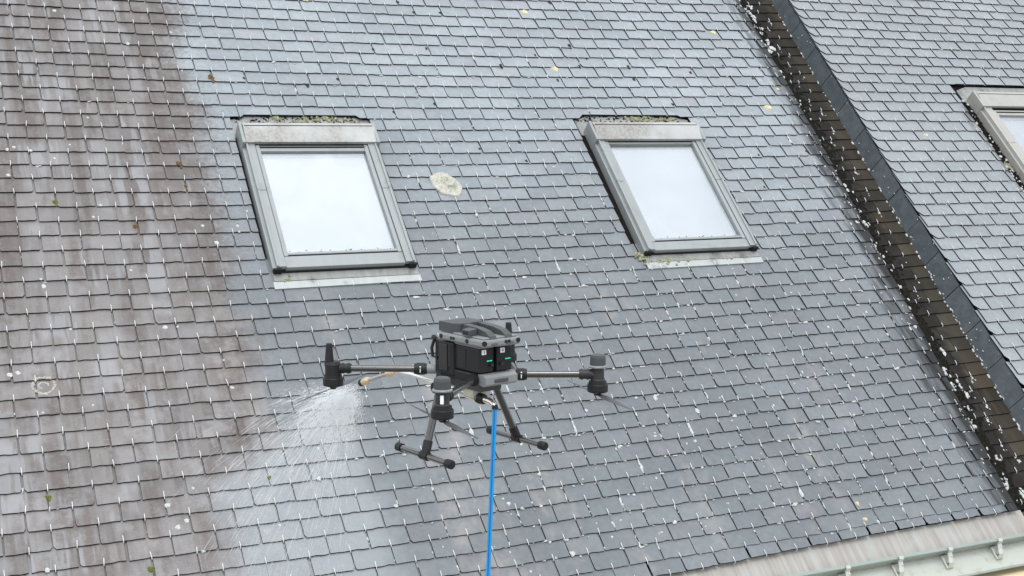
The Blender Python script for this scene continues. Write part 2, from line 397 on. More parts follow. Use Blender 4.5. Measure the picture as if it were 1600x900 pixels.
def lay_roof(name_mat, roof, mw, specs, limit, hook_list):
    """specs: (u, v, outline or variant index, jitter seed). Nearest `limit` seen become parts, the rest one part."""
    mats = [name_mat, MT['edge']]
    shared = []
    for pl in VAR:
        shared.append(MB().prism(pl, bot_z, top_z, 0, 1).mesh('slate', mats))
    order = []
    for sp in specs:
        pw = mw @ Vector((sp[0], -sp[1] + .05, .01)); px, py, d = project(pw)
        seen = -20 < px < 1620 and -15 < py < 915
        if isinstance(sp[2], list) and abs(area(sp[2])) < .012: seen = False
        if sp[4]: seen = False
        order.append((0 if seen else 1, d, sp))
    order.sort(key=lambda t: t[:2])
    rest = MB(); count = 0
    for sn, d, (u, v, pl, sd_, hid) in order:
        rr = random.Random(sd_)
        loc = Vector((u, -v, rr.uniform(0, .0012))); rot = Euler((rr.uniform(-.004, .006), rr.uniform(-.004, .004), rr.gauss(0, .0055)))
        if sn == 0 and count < limit:
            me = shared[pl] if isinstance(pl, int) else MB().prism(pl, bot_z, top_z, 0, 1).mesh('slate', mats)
            link(bpy.data.objects.new('slate', me), roof, loc, rot); count += 1
        else:
            poly = VAR[pl] if isinstance(pl, int) else pl
            mm = Matrix.LocRotScale(loc, rot, None); n = len(poly); t = rr.random() * .999 + .0005
            vs = [mm @ Vector((x, y, bot_z(x, y))) for x, y in poly] + [mm @ Vector((x, y, top_z(x, y))) for x, y in poly]
            rest.add(vs, [list(range(n, 2 * n))], 0, False, t)
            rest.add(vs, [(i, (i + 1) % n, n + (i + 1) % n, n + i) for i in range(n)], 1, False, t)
    rest.build('slates', mats, roof, kind='stuff')
    hk = MB()
    for (u, v, hh) in hook_list:
        rr = random.Random(u * 91 + v * 57); a = rr.gauss(0, .06); w = .0024
        z = 3 * TH + hh
        L = .028 + rr.uniform(-.004, .005)
        dx = L * a
        # wire coming out from under the tail, bending round it and lying on the slate
        path = [(u, -v - .008, z - 2.2 * TH), (u, -v - .009, z - TH * .4), (u, -v - .006, z + .0035), (u + dx * .5, -v + .010, z + .0042), (u + dx, -v + L, z + .0028)]
        hk.tube(path, w, 4)
    hk.build('hook', MT['hook'], roof, kind='stuff')

# openings in the main roof: (u left, u right, v of the top cut, v bottom of the cut, corner cut, id)
WIN = [(1.258, 2.215, -.232, 1.20), (3.795, 4.815, -.262, 1.185)]
def valley_edge(v):                         # u where the main slates end beside the valley
    return 5.945 - .058 * v - .012 * (v - .6) ** 2 * (1 if v < .6 else 0)

roof = MB()
RIDGE_V = -2.9
roof.box(-1.1, 6.5, -3.34, -RIDGE_V, -.05, -.004)
roof = roof.build('roof', MT['under']); place(roof, house, M1)
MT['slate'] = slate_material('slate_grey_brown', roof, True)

specs = []; hooks = []
for r in range(-26, 32):
    for c in range(-6, 30):
        un = c + (.5 if r % 2 == 0 else 0.)
        rn = r if r < 31 else 30.52 + .35 * min(1.2, max(0, (21 - un) / 8))                      # the short eaves course
        du, dv = wander(un, rn)
        u, v = (un + du) * UW, (rn + dv) * GA
        if r < -14: u, v = (un + wander(un, -14)[0]) * UW, (rn + wander(un, -14)[1]) * GA
        rr = random.Random(r * 1000 + c + 5)
        u += rr.gauss(0, .0022); v += rr.gauss(0, .0016)
        if u < -1.05 or v < RIDGE_V + .12: continue
        vi = rr.randrange(len(VAR)); polys = [(vi, False)]
        ve = valley_edge(v - .05)
        if u - .11 > ve - .02: continue
        cut = None
        if u + .11 > ve:
            a = -.058
            # the line u = ve + slope * y in slate coordinates
            pl = clip(VAR[vi], 1, -.07, ve - u - rr.uniform(0, .012))
            if len(pl) < 3 or area(pl) < .0012: continue
            polys = [(pl, False)]
        hook_ok = True
        for (a0, a1, t, b) in WIN:
            if u + .11 < a0 or u - .11 > a1: continue
            if v <= t + .001 or v - .235 > b: continue
            new = []
            for pl, hd in polys:
                base = VAR[pl] if isinstance(pl, int) else pl
                if v > b + .002:                          # below the apron: the hidden head stays
                    new.append((pl, hd)); continue
                dg = v - t
                if 0 < dg < .105:                         # shoulders of the cut slope down at both ends
                    e = a0 - u + .095 - dg; f = a1 - u - .095 + dg
                    L_ = clip(base, 1, -1, e); R_ = clip(base, -1, -1, -f)
                    mid = clip(clip(clip(base, -1, 1, -e), 1, 1, f), 0, -1, -dg)
                else:
                    L_ = clip(base, 1, 0, a0 - u); R_ = clip(base, -1, 0, -(a1 - u))
                    mid = clip(clip(clip(base, -1, 0, -(a0 - u)), 1, 0, a1 - u), 0, -1, -dg)     # part above the top cut
                for q in (L_, R_):
                    if len(q) >= 3 and area(q) > .0008: new.append((q, False))
                if len(mid) >= 3 and area(mid) > .0008:
                    new.append((mid, False))
                if a0 - .01 < u < a1 + .01 and v > t: hook_ok = False
            polys = new
        for k_, (pl, hd) in enumerate(polys):
            specs.append((u, v, pl, r * 1000 + c * 7 + k_, hd))
        if hook_ok and u < ve: hooks.append((u, v, 0))
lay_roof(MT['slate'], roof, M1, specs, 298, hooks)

# ridge, far slope, gable and walls of the lower house (out of the picture, for other viewpoints)
MT['wall'] = simple('cream_render', (.66, .56, .36), .85, var=.06, scale=6, bump=.2)
def wbox(name, parent, x0, x1, y0, y1, z0, z1, mat):
    l = parent.location; return MB().box(x0 - l.x, x1 - l.x, y0 - l.y, y1 - l.y, z0 - l.z, z1 - l.z).build(name, mat, parent)
RY, RZ = -RIDGE_V * c45, Z0 - RIDGE_V * c45
def slab(name, parent, pts, mat, th=.05):
    l = parent.location; a = [Vector(p) - l for p in pts]; n = (a[1] - a[0]).cross(a[2] - a[0]).normalized() * -th
    b = [p + n for p in a]
    return MB().add(a + b, [(0, 1, 2, 3), (7, 6, 5, 4), (0, 4, 5, 1), (1, 5, 6, 2), (2, 6, 7, 3), (3, 7, 4, 0)]).build(name, mat, parent)
MT['far'] = simple('far_slates', (.16, .17, .18), .5, scale=8)
slab('back_roof', house, [(6.5, RY + .02, RZ - .03), (6.5, RY + 4.2, RZ - 4.2), (-1.1, RY + 4.2, RZ - 4.2), (-1.1, RY + .02, RZ - .03)], MT['far'])
l = house.location
MB().tube([(-1.12 - l.x, RY - l.y, RZ + .0 - l.z), (6.5 - l.x, RY - l.y, RZ - l.z)], .07, 10).build('ridge_cap', MT['flash'], house)
WALL_Y = EAVE_Y + .10
wbox('wall', house, -1.0, 6.3, WALL_Y, WALL_Y + .3, 0, EAVE_Z - .13, MT['wall'])
g = MB()
gy0, gy1 = WALL_Y + .302, RY + 4.1
gp = [(gy0, 0), (gy1, 0), (gy1, RZ - 4.25), (RY, RZ - .12), (gy0, Z0 + gy0 - .12)]
n_ = len(gp); vs = [(-1.0 - l.x, y - l.y, z) for y, z in gp] + [(-.7 - l.x, y - l.y, z) for y, z in gp]
g.add(vs, [list(range(n_))[::-1], list(range(n_, 2 * n_))] + [(i, (i + 1) % n_, n_ + (i + 1) % n_, n_ + i) for i in range(n_)]).build('gable_wall', MT['wall'], house)

# ------------------------------------------------------------------ roof windows
def skylight(parent, mw, uL, uR, vT, vB, gl, split, label, frame, gapw, hood_dirty, right_open=True, seedx=0):
    """uL..vB outer frame; gl = (u0, u1, v0, v1) of the glass"""
    rr = random.Random(seedx)
    o = empty('skylight'); place(o, parent, mw); o['label'] = label
    F_ = MB(); H = .088
    def b(m, u0, u1, v0, v1, h0, h1, mi=0, bev=.003): m.bbox(u0, u1, -v1, -v0, h0, h1, bev, mi)
    g0, g1, g2, g3 = gl
    # outer casing: low side skirts then raised cover strips in two lengths
    for sgn, (e, gi) in ((1, (uL, g0)), (-1, (uR, g1))):
        a, bb = (e, e + .024 * sgn)
        F_ = MB(); b(F_, min(a, bb), max(a, bb), vT + .04, vB - .012, -.01, H - .020)
        F_.build('frame', [frame, MT['seal_shade']], o)
    for sgn, (e, gi) in ((1, (uL, g0)), (-1, (uR, g1))):
        x0, x1 = e + .020 * sgn, gi - .030 * sgn
        for (v0, v1) in ((vT + .16, split - .0015), (split + .0015, vB - .006)):
            m = MB(); b(m, min(x0, x1), max(x0, x1), v0, v1, H - .03, H)
            # raised lip along the outside
            b(m, min(e + .020 * sgn, e + .034 * sgn), max(e + .020 * sgn, e + .034 * sgn), v0, v1, H + .0005, H + .010)
            m.build('cover_strip', frame, o)
        m = MB(); x0, x1 = gi - .026 * sgn, gi + .000 * sgn
        b(m, min(x0, x1), max(x0, x1), g2 - .05, g3 + .03, .03, H - .006)
        m.build('sash_rail', frame, o)
    m = MB(); b(m, g0 - .03, g1 + .03, g2 - .058, g2, .03, H - .012); b(m, g0 - .01, g1 + .01, g2 - .036, g2 - .026, H - .012, H - .006, 1); m.build('sash_rail', [frame, MT['seal_shade']], o)
    m = MB(); b(m, g0 - .012, g1 + .012, g3, g3 + .018, .03, H - .010); b(m, g0 - .02, g1 + .02, g3 + .018, g3 + .028, .03, H - .016, 1)
    m.build('sash_rail', [frame, MT['seal_shade']], o)
    # bottom cover and its dark front
    m = MB(); b(m, g0 - .028, g1 + .028, g3 + .030, vB - .004, .035, H - .010); m.build('bottom_cover', frame, o)
    m = MB(); b(m, uL + .004, uR - .004, vB - .030, vB + .004, .0, H - .040, 0)
    m.build('front_shade', MT['seal_shade'], o)  # shade of the down-facing front put into its black colour
    for e, sgn in ((uL, 1), (uR, -1)):
        x0, x1 = e + .004 * sgn, e + .055 * sgn; m = MB()
        b(m, min(x0, x1), max(x0, x1), vB - .002, vB + .010, H - .055, H - .012); m.build('end_cap', MT['seal_shade'], o)
    # hood over the top
    m = MB(); hd = MB()
    vt = vT; vb = vT + .165
    prof = [(-vb, H - .004), (-vb, H + .018), (-vt - .035, H + .034), (-vt, H + .026), (-vt, -.01), (-vt - .02, -.01), (-vt - .03, H - .01)]
    vs = [(uL + .022, y, z) for y, z in prof] + [(uR - .010, y, z) for y, z in prof]; n = len(prof)
    hd.add(vs, [list(range(n)), list(range(2 * n - 1, n - 1, -1))] + [(i, n + i, n + (i + 1) % n, (i + 1) % n) for i in range(n)])
    hd.build('hood', hood_dirty, o)
    m2 = MB(); b(m2, uL + .024, uR - .012, vb - .010, vb + .006, H - .030, H - .006, 0, .001); b(m2, uL + .03, uR - .02, vt + .030, vt + .036, H + .02, H + .0355, 0, .0005); m2.build('hood_gap_shade', MT['seal_shade'], o)  # black bars put in as the shade of the hood's gap lines
    for e, sgn in ((uL, 1), (uR, -1)):
        x0, x1 = e - .003 * sgn, e + .018 * sgn
        m = MB(); b(m, min(x0, x1), max(x0, x1), vt - .006, vb + .012, -.01, H + .030); m.build('hood_end', frame, o)
    # glazing
    m = MB(); b(m, g0, g1, g2, g3, .052, .060, 0, .001); m.build('glass', MT['glass'], o)
    m = MB(); b(m, g0, g1, g2 + .02, g3, .020, .026, 0, .001); m.build('pane_backing', MT['pane_backing'], o)  # pale sheet added behind the glass so the pane reads white
    m = MB()
    for _ in range(70):
        q = rr.uniform(.001, .0035); m.blob((rr.uniform(g0 + .01, g1 - .01), -g3 + abs(rr.gauss(0, .012)), .060), q * 2, q, .001, 6, 2, .4)
    m.build('glass_grime', MT['moss_d'], o, kind='stuff')
    # flashing: head tray, side gutter, apron
    m = MB(); tv = vT - .175
    m.prism([(uL - .03, -vT - .03), (uR + .03, -vT - .03), (uR + .02, -tv - .04), (uR - .11, -tv - .004), (uL + .09, -tv - .004), (uL - .035, -tv - .05)], -.002, .0065)
    m.build('head_flashing', MT['flash_d'], o)
    m = MB(); b(m, uL - gapw, uL - .001, vT + .02, vB + .02, -.003, .004, 0, .001); m.build('side_gutter', MT['black_gap'], o); m = MB(); b(m, uR + .001, uR + .03, vT + .02, vB + .02, -.003, .004, 0, .001); m.build('side_gutter', MT['black_gap'], o)
    m = MB()
    z_ = lambda x, y: 3 * TH + .0035 + .0015 * math.sin(x * 23)
    m.prism([(uL - .006, -vB - .118), (uR + .012, -vB - .108), (uR + .010, -vB - .060), (uL - .006, -vB - .064)], .012, z_); 
    m.build('apron', MT['flash'], o)
    m = MB(); m.prism([(uL + .002, -vB - .062), (uR + .004, -vB - .058), (uR, -vB + .01), (uL, -vB + .01)], .010, 3 * TH + .0062); m.build('apron', MT['flash_d'], o)
    return o

skylight(house, M1, 1.276, 2.192, -.068, 1.118, (1.385, 2.085, .150, .998), .496, 'roof window nearest the brown slates, with grimy hood and bare apron', MT['frame'], .012, MT['hood'])
skylight(house, M1, 3.850, 4.785, -.095, 1.108, (3.955, 4.680, .088, 1.000), .470, 'roof window beside the valley, with black gap and moss at its foot', MT['frame'], .06, MT['hood'])

# growth on the lower roof
lz = 3 * TH
rr = random.Random(3)
m = MB()
def scatter_lichen(m, n, fn, size):
    for _ in range(n):
        r = rr.uniform(-8, 29.6); un = rr.uniform(-3, 27)
        if rr.random() > fn(un, r): continue
        par = math.floor(r); 
        typ = rr.random()
        if typ < .5:      # along the tail line
            ri = round(r); du, dv = wander(un, ri); u = (un + du) * UW; v = (ri + dv) * GA + rr.gauss(.004, .006); z = lz - .004
        elif typ < .88:    # along a joint
            ri = math.ceil(r); off = .5 if ri % 2 == 0 else 0.
            uj = math.floor(un) + off + .5; du, dv = wander(uj, ri); u = (uj + du) * UW + rr.gauss(0, .003); v = (ri + dv) * GA - rr.uniform(.0, .10); z = lz - .006 * (1 - 0) * .5
        else:
            du, dv = wander(un, r); u = (un + du) * UW; v = (r + dv) * GA; z = lz - TH * (1 - (r - math.floor(r)))
        if u > valley_edge(v) - .01: continue
        if any(a0 - .02 < u < a1 + .02 and t < v < b + .02 for a0, a1, t, b in WIN): continue
        s = size * rr.lognormvariate(-.25, .5); ex, ey = (rr.uniform(.9, 2.2), rr.uniform(.5, 1.0)) if typ < .5 else (rr.uniform(.5, .9), rr.uniform(1.0, 3.2)) if typ < .88 else (1, 1)
        s = min(s, .016); m.blob((u, -v, z), s * ex, s * ey, .004 + s * .14, 7, 2, .55)
scatter_lichen(m, 5000, lambda u, r: (.25 + .75 * min(1, max(0, (r - 4) / 16))) * min(1, max(.03, (u - 5) / 7)) * (1 if u < 22 else .6) , .0060)
scatter_lichen(m, 600, lambda u, r: .5, .004)
for u, v in [(5.95 - .058 * q + rr.gauss(-.04, .05), q) for q in [rr.uniform(-1.9, 3.3) for _ in range(150)]]:
    s = .0075 * rr.lognormvariate(-.2, .45); m.blob((u, -v, .018), s, s * 1.4, .008, 7, 2, .35)
m.build('lichen', MT['lichen'], roof, kind='stuff')
WHITE = [(1.0, 1.02), (1.02, 0.65), (0.7, 0.89), (0.27, 1.2), (0.32, 0.81), (0.37, 0.2), (-0.08, -0.06), (-0.12, -0.08), (0.24, -0.04), (0.14, -0.15), (0.04, -0.21), (-0.13, -0.29), (0.36, -0.54), (0.31, -0.63), (0.93, -0.72), (0.99, -0.86), (1.14, -0.73), (1.14, -0.78), (1.22, -0.61), (0.01, -0.09), (-0.02, -1.08), (-0.01, -1.13), (0.1, -1.43), (0.67, -1.46), (0.6, -1.46), (-0.19, -1.7), (-0.23, -1.71), (0.9, -1.9), (0.47, -1.04), (-0.09, -1.96), (0.16, -1.94), (0.59, -2.5), (0.45, -2.58), (0.48, -2.71), (0.53, -2.68), (1.25, -2.53), (0.99, -2.77), (1.63, -2.75), (-0.15, -2.85), (2.27, -3.24), (2.19, -3.11)]
for i, (u, y) in enumerate(WHITE):
    s = rr.uniform(.006, .015); MB().blob((0, 0, 0), s, s * 1.05, .0045, 11, 3, .22).build('lichen_spot', MT['lichen'], roof, (u, y, ztop(u, y) - .001))
for u, y in [(5.51, 1.26), (5.63, .37), (5.83, .58), (3.8, 1.41), (3.84, .76), (2.03, 1.43), (4.55, -3.14), (4.55, -3.25)]:
    s = rr.uniform(.014, .03) if y > 0 else .014; MB().blob((0, 0, 0), s * 1.1, s, .010, 9, 3, .3).build('lichen_spot', MT['lichen_y'], roof, (u, y, ztop(u, y) - .001))
DARK = [(2.75, 1.45), (2.85, 1.34), (3.07, 1.35), (2.84, 0.94), (3.72, 0.9), (4.06, 1.02), (4.16, 0.88), (3.39, 0.77), (4.06, 0.79), (4.5, 0.8), (2.74, 0.35), (3.39, 0.34), (2.41, 0.27), (4.07, 1.54), (4.5, 0.66), (3.82, 0.63), (3.28, -0.02), (1.85, 0.52), (2.08, 0.59), (2.42, 0.91), (1.42, 0.58), (5.41, 0.84), (5.64, 0.7), (4.73, 0.38), (5.06, 0.75), (5.27, -0.17), (5.75, -0.13), (5.16, -0.5), (3.27, -0.21), (2.95, -0.09), (2.41, -0.43)]
for pts, mt, s0 in ((DARK, MT['moss_d'], .0125), ([(0.87, -0.21), (0.88, -0.4), (0.54, -0.71), (1.2, 0.58)], MT['moss_b'], .018), ([(-0.11, -2.46), (0.32, -2.92), (0.99, -2.49), (0.11, -0.51)], MT['moss_g'], .014)):
    for u, y in pts:
        s = s0 * rr.uniform(.75, 1.25); m = MB()
        m.blob((0, 0, 0), s * .8, s * 1.2, s * .7, 11, 4, .35); m.blob((s * .3, -s * 1.2, -.001), s * .45, s * .9, s * .35, 8, 3, .4); m.blob((-s * .5, s * .6, -.001), s * .5, s * .5, s * .4, 8, 3, .4)
        m.build('moss_tuft', mt, roof, (u, y, ztop(u, y) - .002))
# pale ring-shaped crust low on the left
m = MB()
for k in range(26):
    a = k / 26 * 6.283; yy = .052 * math.sin(a) * (1 + .1 * math.sin(3 * a)); m.blob((.055 * math.cos(a), yy, ztop(-.07 + .055 * math.cos(a), -1.79 + yy) - 2.45 * TH - .001), .010, .008, .004, 6, 2, .5)
for k in range(14):
    a = k / 14 * 4.5; yy = .022 * math.sin(a); m.blob((.024 * math.cos(a), yy, ztop(-.07 + .024 * math.cos(a), -1.79 + yy) - 2.45 * TH - .001), .007, .006, .003, 6, 2, .5)
m.build('lichen_ring', lichen_mat('buff_lichen', (.30, .28, .25), (.44, .42, .38), 60), roof, (-.07, -1.79, 2.45 * TH))
# moss cushions on the flashing of both windows
m = MB()
for (u0, u1, y, n, sz) in [(1.50, 2.1, .205, 46, .016), (4.25, 4.70, .228, 60, .017), (3.83, 4.30, -1.165, 40, .015), (3.78, 3.84, -1.12, 14, .016), (4.45, 4.62, -1.165, 9, .012), (1.33, 1.40, -1.16, 5, .014)]:
    for _ in range(n):
        s = sz * rr.uniform(.4, 1.1); u = rr.uniform(u0, u1)
        m.blob((u, y + rr.gauss(0, .018), 3 * TH + .001 if y < 0 else .008), s, s, s * .7, 7, 3, .4)
m.build('moss', MT['moss_gy'], roof, kind='stuff')
m = MB()
for (u0, u1, y0, y1, n) in [(1.28, 2.15, .235, .16, 110), (3.82, 4.72, .27, .19, 120), (3.745, 3.785, .05, -1.15, 150), (1.238, 1.254, .1, -1.1, 60)]:
    for _ in range(n):
        s = rr.uniform(.004, .013); m.blob((rr.uniform(u0, u1), rr.uniform(min(y0, y1), max(y0, y1)), .005), s, s, s * .6, 6, 2, .4)
m.build('moss', MT['moss'], roof, kind='stuff')

# the one big crust between the windows
def crust():
    m = MB(); R = random.Random(11); seg = 56
    rad = []
    for k in range(seg):
        a = 2 * math.pi * k / seg
        rad.append(1 + .05 * math.sin(2 * a + .6) + .03 * math.sin(5 * a) + .02 * math.sin(9 * a + 1) + R.uniform(-.015, .015))
    rings = [(1.0, 0), (.97, .008), (.90, .011), (.80, .009), (.62, .010), (.42, .011), (.22, .010)]
    vs = []
    for q, h in rings:
        for k in range(seg):
            a = 2 * math.pi * k / seg; x = .102 * q * rad[k] * math.cos(a); y = .108 * q * rad[k] * math.sin(a)
            y -= x * .35
            vs.append((x, y, h * (1 + (R.uniform(-.4, .4) if q < .9 else R.uniform(-.1, .1)))))
    vs.append((0, 0, .011)); fs = []
    for i in range(len(rings) - 1):
        for k in range(seg): fs.append((i * seg + k, i * seg + (k + 1) % seg, (i + 1) * seg + (k + 1) % seg, (i + 1) * seg + k))
    b = (len(rings) - 1) * seg; fs += [(b + k, b + (k + 1) % seg, len(vs) - 1) for k in range(seg)]
    m.add(vs, fs, 0, True)
    k = N('cream_lichen_crust'); v = k.coords(); X, Y, _ = k.xyz(v)
    rd = k.math('SQRT', k.math('ADD', k.math('MULTIPLY', X, X), k.math('MULTIPLY', Y, Y)))
    n = k.noise(v, 60, 5, .7); n2 = k.noise(v, 24, 4, .6)
    c = k.mix(k.ramp(n, .35, .62), (.34, .34, .295), (.50, .50, .44))
    hole = k.math('MULTIPLY', k.ramp(rd, .085, .065), k.math('MULTIPLY', k.ramp(n2, .52, .60), k.ramp(n, .45, .52)))
    c = k.mix(k.math('MULTIPLY', hole, .75), c, (.16, .165, .12)); k.base(c); k.bump(n, .9, .006); k.set(Roughness=.95)
    return m.build('lichen_patch', k.m)
o = crust(); o.matrix_world = M1 @ Matrix.Translation((2.60, -.422, 2.75 * TH))
tag(o, 'big round cream lichen crust on the slates between the two roof windows', 'lichen')

# ------------------------------------------------------------------ valley slates, brown, on the lower house
def foot(v):                                 # u of the foot of the upstand
    return 6.292 - .0365 * v
MT['vslate'] = None
k = N('valley_slate'); v_ = k.coords(roof); tn = slate_tone(k); X, Y, _ = k.xyz(v_)
st = k.n('CombineXYZ'); k.val(st, 0, k.math('MULTIPLY', X, 18.0)); k.val(st, 1, k.math('MULTIPLY', Y, 2.0)); k.val(st, 2, tn)
c_ = k.mix(tn, (.018, .017, .014), (.056, .051, .039))
c_ = k.mix(k.ramp(k.noise(st.outputs[0], 1, 4, .6), .45, .7, 0, .8), c_, (.050, .034, .020))
vd = k.math('ADD', k.math('SUBTRACT', X, 6.085), k.math('MULTIPLY', Y, -.055))
c_ = k.mix(k.ramp(k.math('ADD', vd, k.math('MULTIPLY', k.math('SUBTRACT', k.noise(v_, 7, 4, .6), .5), .34)), -.01, .13, .95, 0), c_, (.010, .009, .008))
c_ = k.mix(k.ramp(k.noise(v_, 2.2, 3), .55, .7, 0, .5), c_, (.055, .055, .050))
k.base(c_); k.bump(k.noise(v_, 30, 5, .65), .4, .004); MT['vslate'] = k.set(Roughness=.65, **{'Specular_IOR_Level': .2})
vg = empty('valley'); place(vg, house, M1)
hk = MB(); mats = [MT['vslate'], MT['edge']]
lich = MB()
for r in range(-25, 31):
    v0 = r * GA + wander(26.5, max(r, -13))[1] * GA * .3
    ul, ur = valley_edge(v0) - .015, foot(v0) + .015
    mid = (ul + ur) / 2 + (.03 if r % 2 else -.035)
    for a, b_ in ((ul, mid - .002), (mid + .002, ur)):
        R = random.Random(r * 31 + int(a * 100))
        n = 4; pl = [(a + (b_ - a) * i / n - .0, R.uniform(-.002, .002)) for i in range(n + 1)] + [(b_ - .0 + .012, .2), (a + .012, .2)]
        f = lambda x, y, ul=ul, ur=ur: -.020 + .016 * (x - ul) / (ur - ul)
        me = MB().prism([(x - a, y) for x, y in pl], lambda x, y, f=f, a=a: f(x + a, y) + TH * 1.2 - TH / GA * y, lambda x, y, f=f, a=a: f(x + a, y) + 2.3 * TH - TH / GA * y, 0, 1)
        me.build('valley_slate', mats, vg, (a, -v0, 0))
    for uu in (mid, (ul + mid) / 2 if r % 3 == 0 else ur - .02):
        z = -.020 + .016 * (uu - ul) / (ur - ul) + 2.3 * TH
        L = random.uniform(.022, .032); hk.tube([(uu, -v0 - .008, z - TH), (uu, -v0 - .008, z), (uu + .001, -v0, z + .004), (uu + .004, -v0 + L, z + .003)], .0024, 4)
    if rr.random() < .5:    # white crust following the joint
        for q in range(rr.randrange(2, 9)):
            s = rr.uniform(.003, .009); yy = -v0 - rr.uniform(-.01, .10); z = -.020 + .016 * (mid - ul) / (ur - ul) + 2 * TH
            lich.blob((mid + rr.gauss(.004, .008) , yy, z - .004), s, s * 1.6, .004, 6, 2, .45)
    for q in range(2):
        s = rr.uniform(.003, .008); lich.blob((ur - .008 + rr.gauss(0, .008), -v0 - rr.uniform(0, .1), .008), s, s * 1.8, .006, 6, 2, .4)
hk.build('hook', MT['hook'], vg, kind='stuff'); lich.build('lichen', MT['lichen'], vg, kind='stuff')
cl = MB()
for _ in range(34):
    v = rr.choice([rr.uniform(-1.7, -.9), rr.uniform(.6, 3.25), rr.uniform(1.2, 3.2)]); u = valley_edge(v) + rr.gauss(.055, .035); s0 = rr.uniform(.006, .013)
    for q in range(rr.randrange(4, 11)):
        s = s0 * rr.uniform(.4, 1.1); cl.blob((u + rr.gauss(0, s0 * .8) , -v + rr.gauss(0, s0 * 1.6), .004), s, s * rr.uniform(.8, 1.8), s * .8, 7, 3, .45)
cl.build('lichen', MT['lichen'], vg, kind='stuff')
# black moss lying in the channel
m = MB()
for _ in range(2600):
    v = rr.uniform(-2.4, 3.3); u = valley_edge(v) + rr.gauss(.045, .035) + .03 * math.sin(v * 7) * math.sin(v * 17); s = rr.uniform(.005, .02)
    m.blob((u, -v, -.002), s, s * 1.8, s * .55, 6, 2, .4)
m.build('moss', MT['moss'], vg, kind='stuff')

# ------------------------------------------------------------------ eaves of the lower house: sheet, gutter upstand, brackets
def sheet_mat():
    k = N('eaves_sheet'); v = k.coords(roof); X, Y, _ = k.xyz(v)
    s1 = k.n('CombineXYZ'); k.val(s1, 0, k.math('MULTIPLY', X, 22.0)); k.val(s1, 1, k.math('MULTIPLY', Y, 1.2))
    n = k.noise(s1.outputs[0], 1, 4, .6); n2 = k.noise(v, 5, 4, .6)
    c = k.mix(k.ramp(n, .3, .7), (.27, .245, .22), (.37, .365, .345)); c = k.mix(k.ramp(n2, .45, .7, 0, .6), c, (.345, .375, .36))
    k.base(c); k.bump(n, .06, .003); return k.set(Roughness=.5, Metallic=.1)
MT['sheet'] = sheet_mat()
MT['gutter'] = zinc('gutter_zinc', (.24, .29, .275), (.31, .365, .345), (.16, .18, .12), .5, stretch=(3, 30, 30))
MT['gutter_l'] = zinc('lower_sheet', (.37, .405, .37), (.47, .495, .45), (.22, .235, .15), .9, stretch=(9, 9, 9))
MT['bracket'] = zinc('bracket_metal', (.40, .42, .40), (.52, .54, .51), (.30, .31, .24), .6, stretch=(20, 20, 20))
m = MB()
for i in range(150):
    u0 = -1.05 + i * .0455; m.box(u0, u0 + .0445, -3.315 - rr.uniform(0, .012) - .012 * math.sin((u0 - 2) * .9) * 0, -3.2, -.006, .006)
m.build('eaves_gap_shade', MT['under'], roof, kind='stuff')  # black strip put in as gap shade under the last course
gut = empty('gutter'); place(gut, house, M1)
MB().box(-1.1, 5.80, -3.556, -3.30, -.020, -.008).build('eaves_sheet', MT['sheet'], gut)
m = MB(); m.box(-1.1, 6.3, -3.548, -3.543, -.01, .062); m.box(-1.1, 6.3, -3.546, -3.530, .062, .068)
m.tube([(-1.1, -3.546, .068), (6.3, -3.546, .068)], .007, 8); m.build('upstand', MT['gutter'], gut)
MB().box(-1.1, 6.3, -3.700, -3.549, -.022, -.010).build('lower_sheet', MT['gutter_l'], gut)
MB().tube([(-1.1, -3.700, -.014), (6.3, -3.700, -.014)], .008, 8).build('drip_edge', MT['gutter'], gut)
for i, u in enumerate([-.9, -.5, -.05, .36, .77, 1.18, 1.6, 2.0, 2.4, 2.8, 3.2, 3.58, 3.96, 4.215, 4.615, 5.005, 5.415, 5.82, 6.2]):
    if 3.9 < u < 4.0: continue
    m = MB()
    m.bbox(-.028, .028, -.088, -.003, -.010, .008, .003)
    # folded strap: leans against the upstand and hooks over its rim
    path = [(-.005, -.085, .008), (-.004, -.07, .030), (0, -.040, .040), (.002, -.012, .056), (.002, -.006, .076), (.002, .010, .080), (.002, .016, .066)]
    for p, q in zip(path, path[1:]):
        a, b_ = Vector(p), Vector(q); w = .016
        nrm = Vector((1, 0, 0)).cross((b_ - a)).normalized() * .003
        vs = [a + Vector((s_ * w, 0, 0)) + nrm * t for t in (-1, 1) for s_ in (-1, 1)] + [b_ + Vector((s_ * w, 0, 0)) + nrm * t for t in (-1, 1) for s_ in (-1, 1)]
        m.add(vs, [(0, 1, 3, 2), (4, 6, 7, 5), (0, 4, 5, 1), (2, 3, 7, 6), (0, 2, 6, 4), (1, 5, 7, 3)])
    m.tube([(-.02, -.052, .026), (.022, -.052, .026)], .012, 8); m.blob((.012, -.028, .045), .010, .010, .010, 8, 3, .05)
    m.build('bracket', MT['bracket'], gut, (u, -3.552, 0))
# cream cornice under the eaves
wbox('cornice', house, -1.1, 6.3, EAVE_Y - .30, WALL_Y - .002, EAVE_Z - .30, EAVE_Z - .06, MT['wall'])

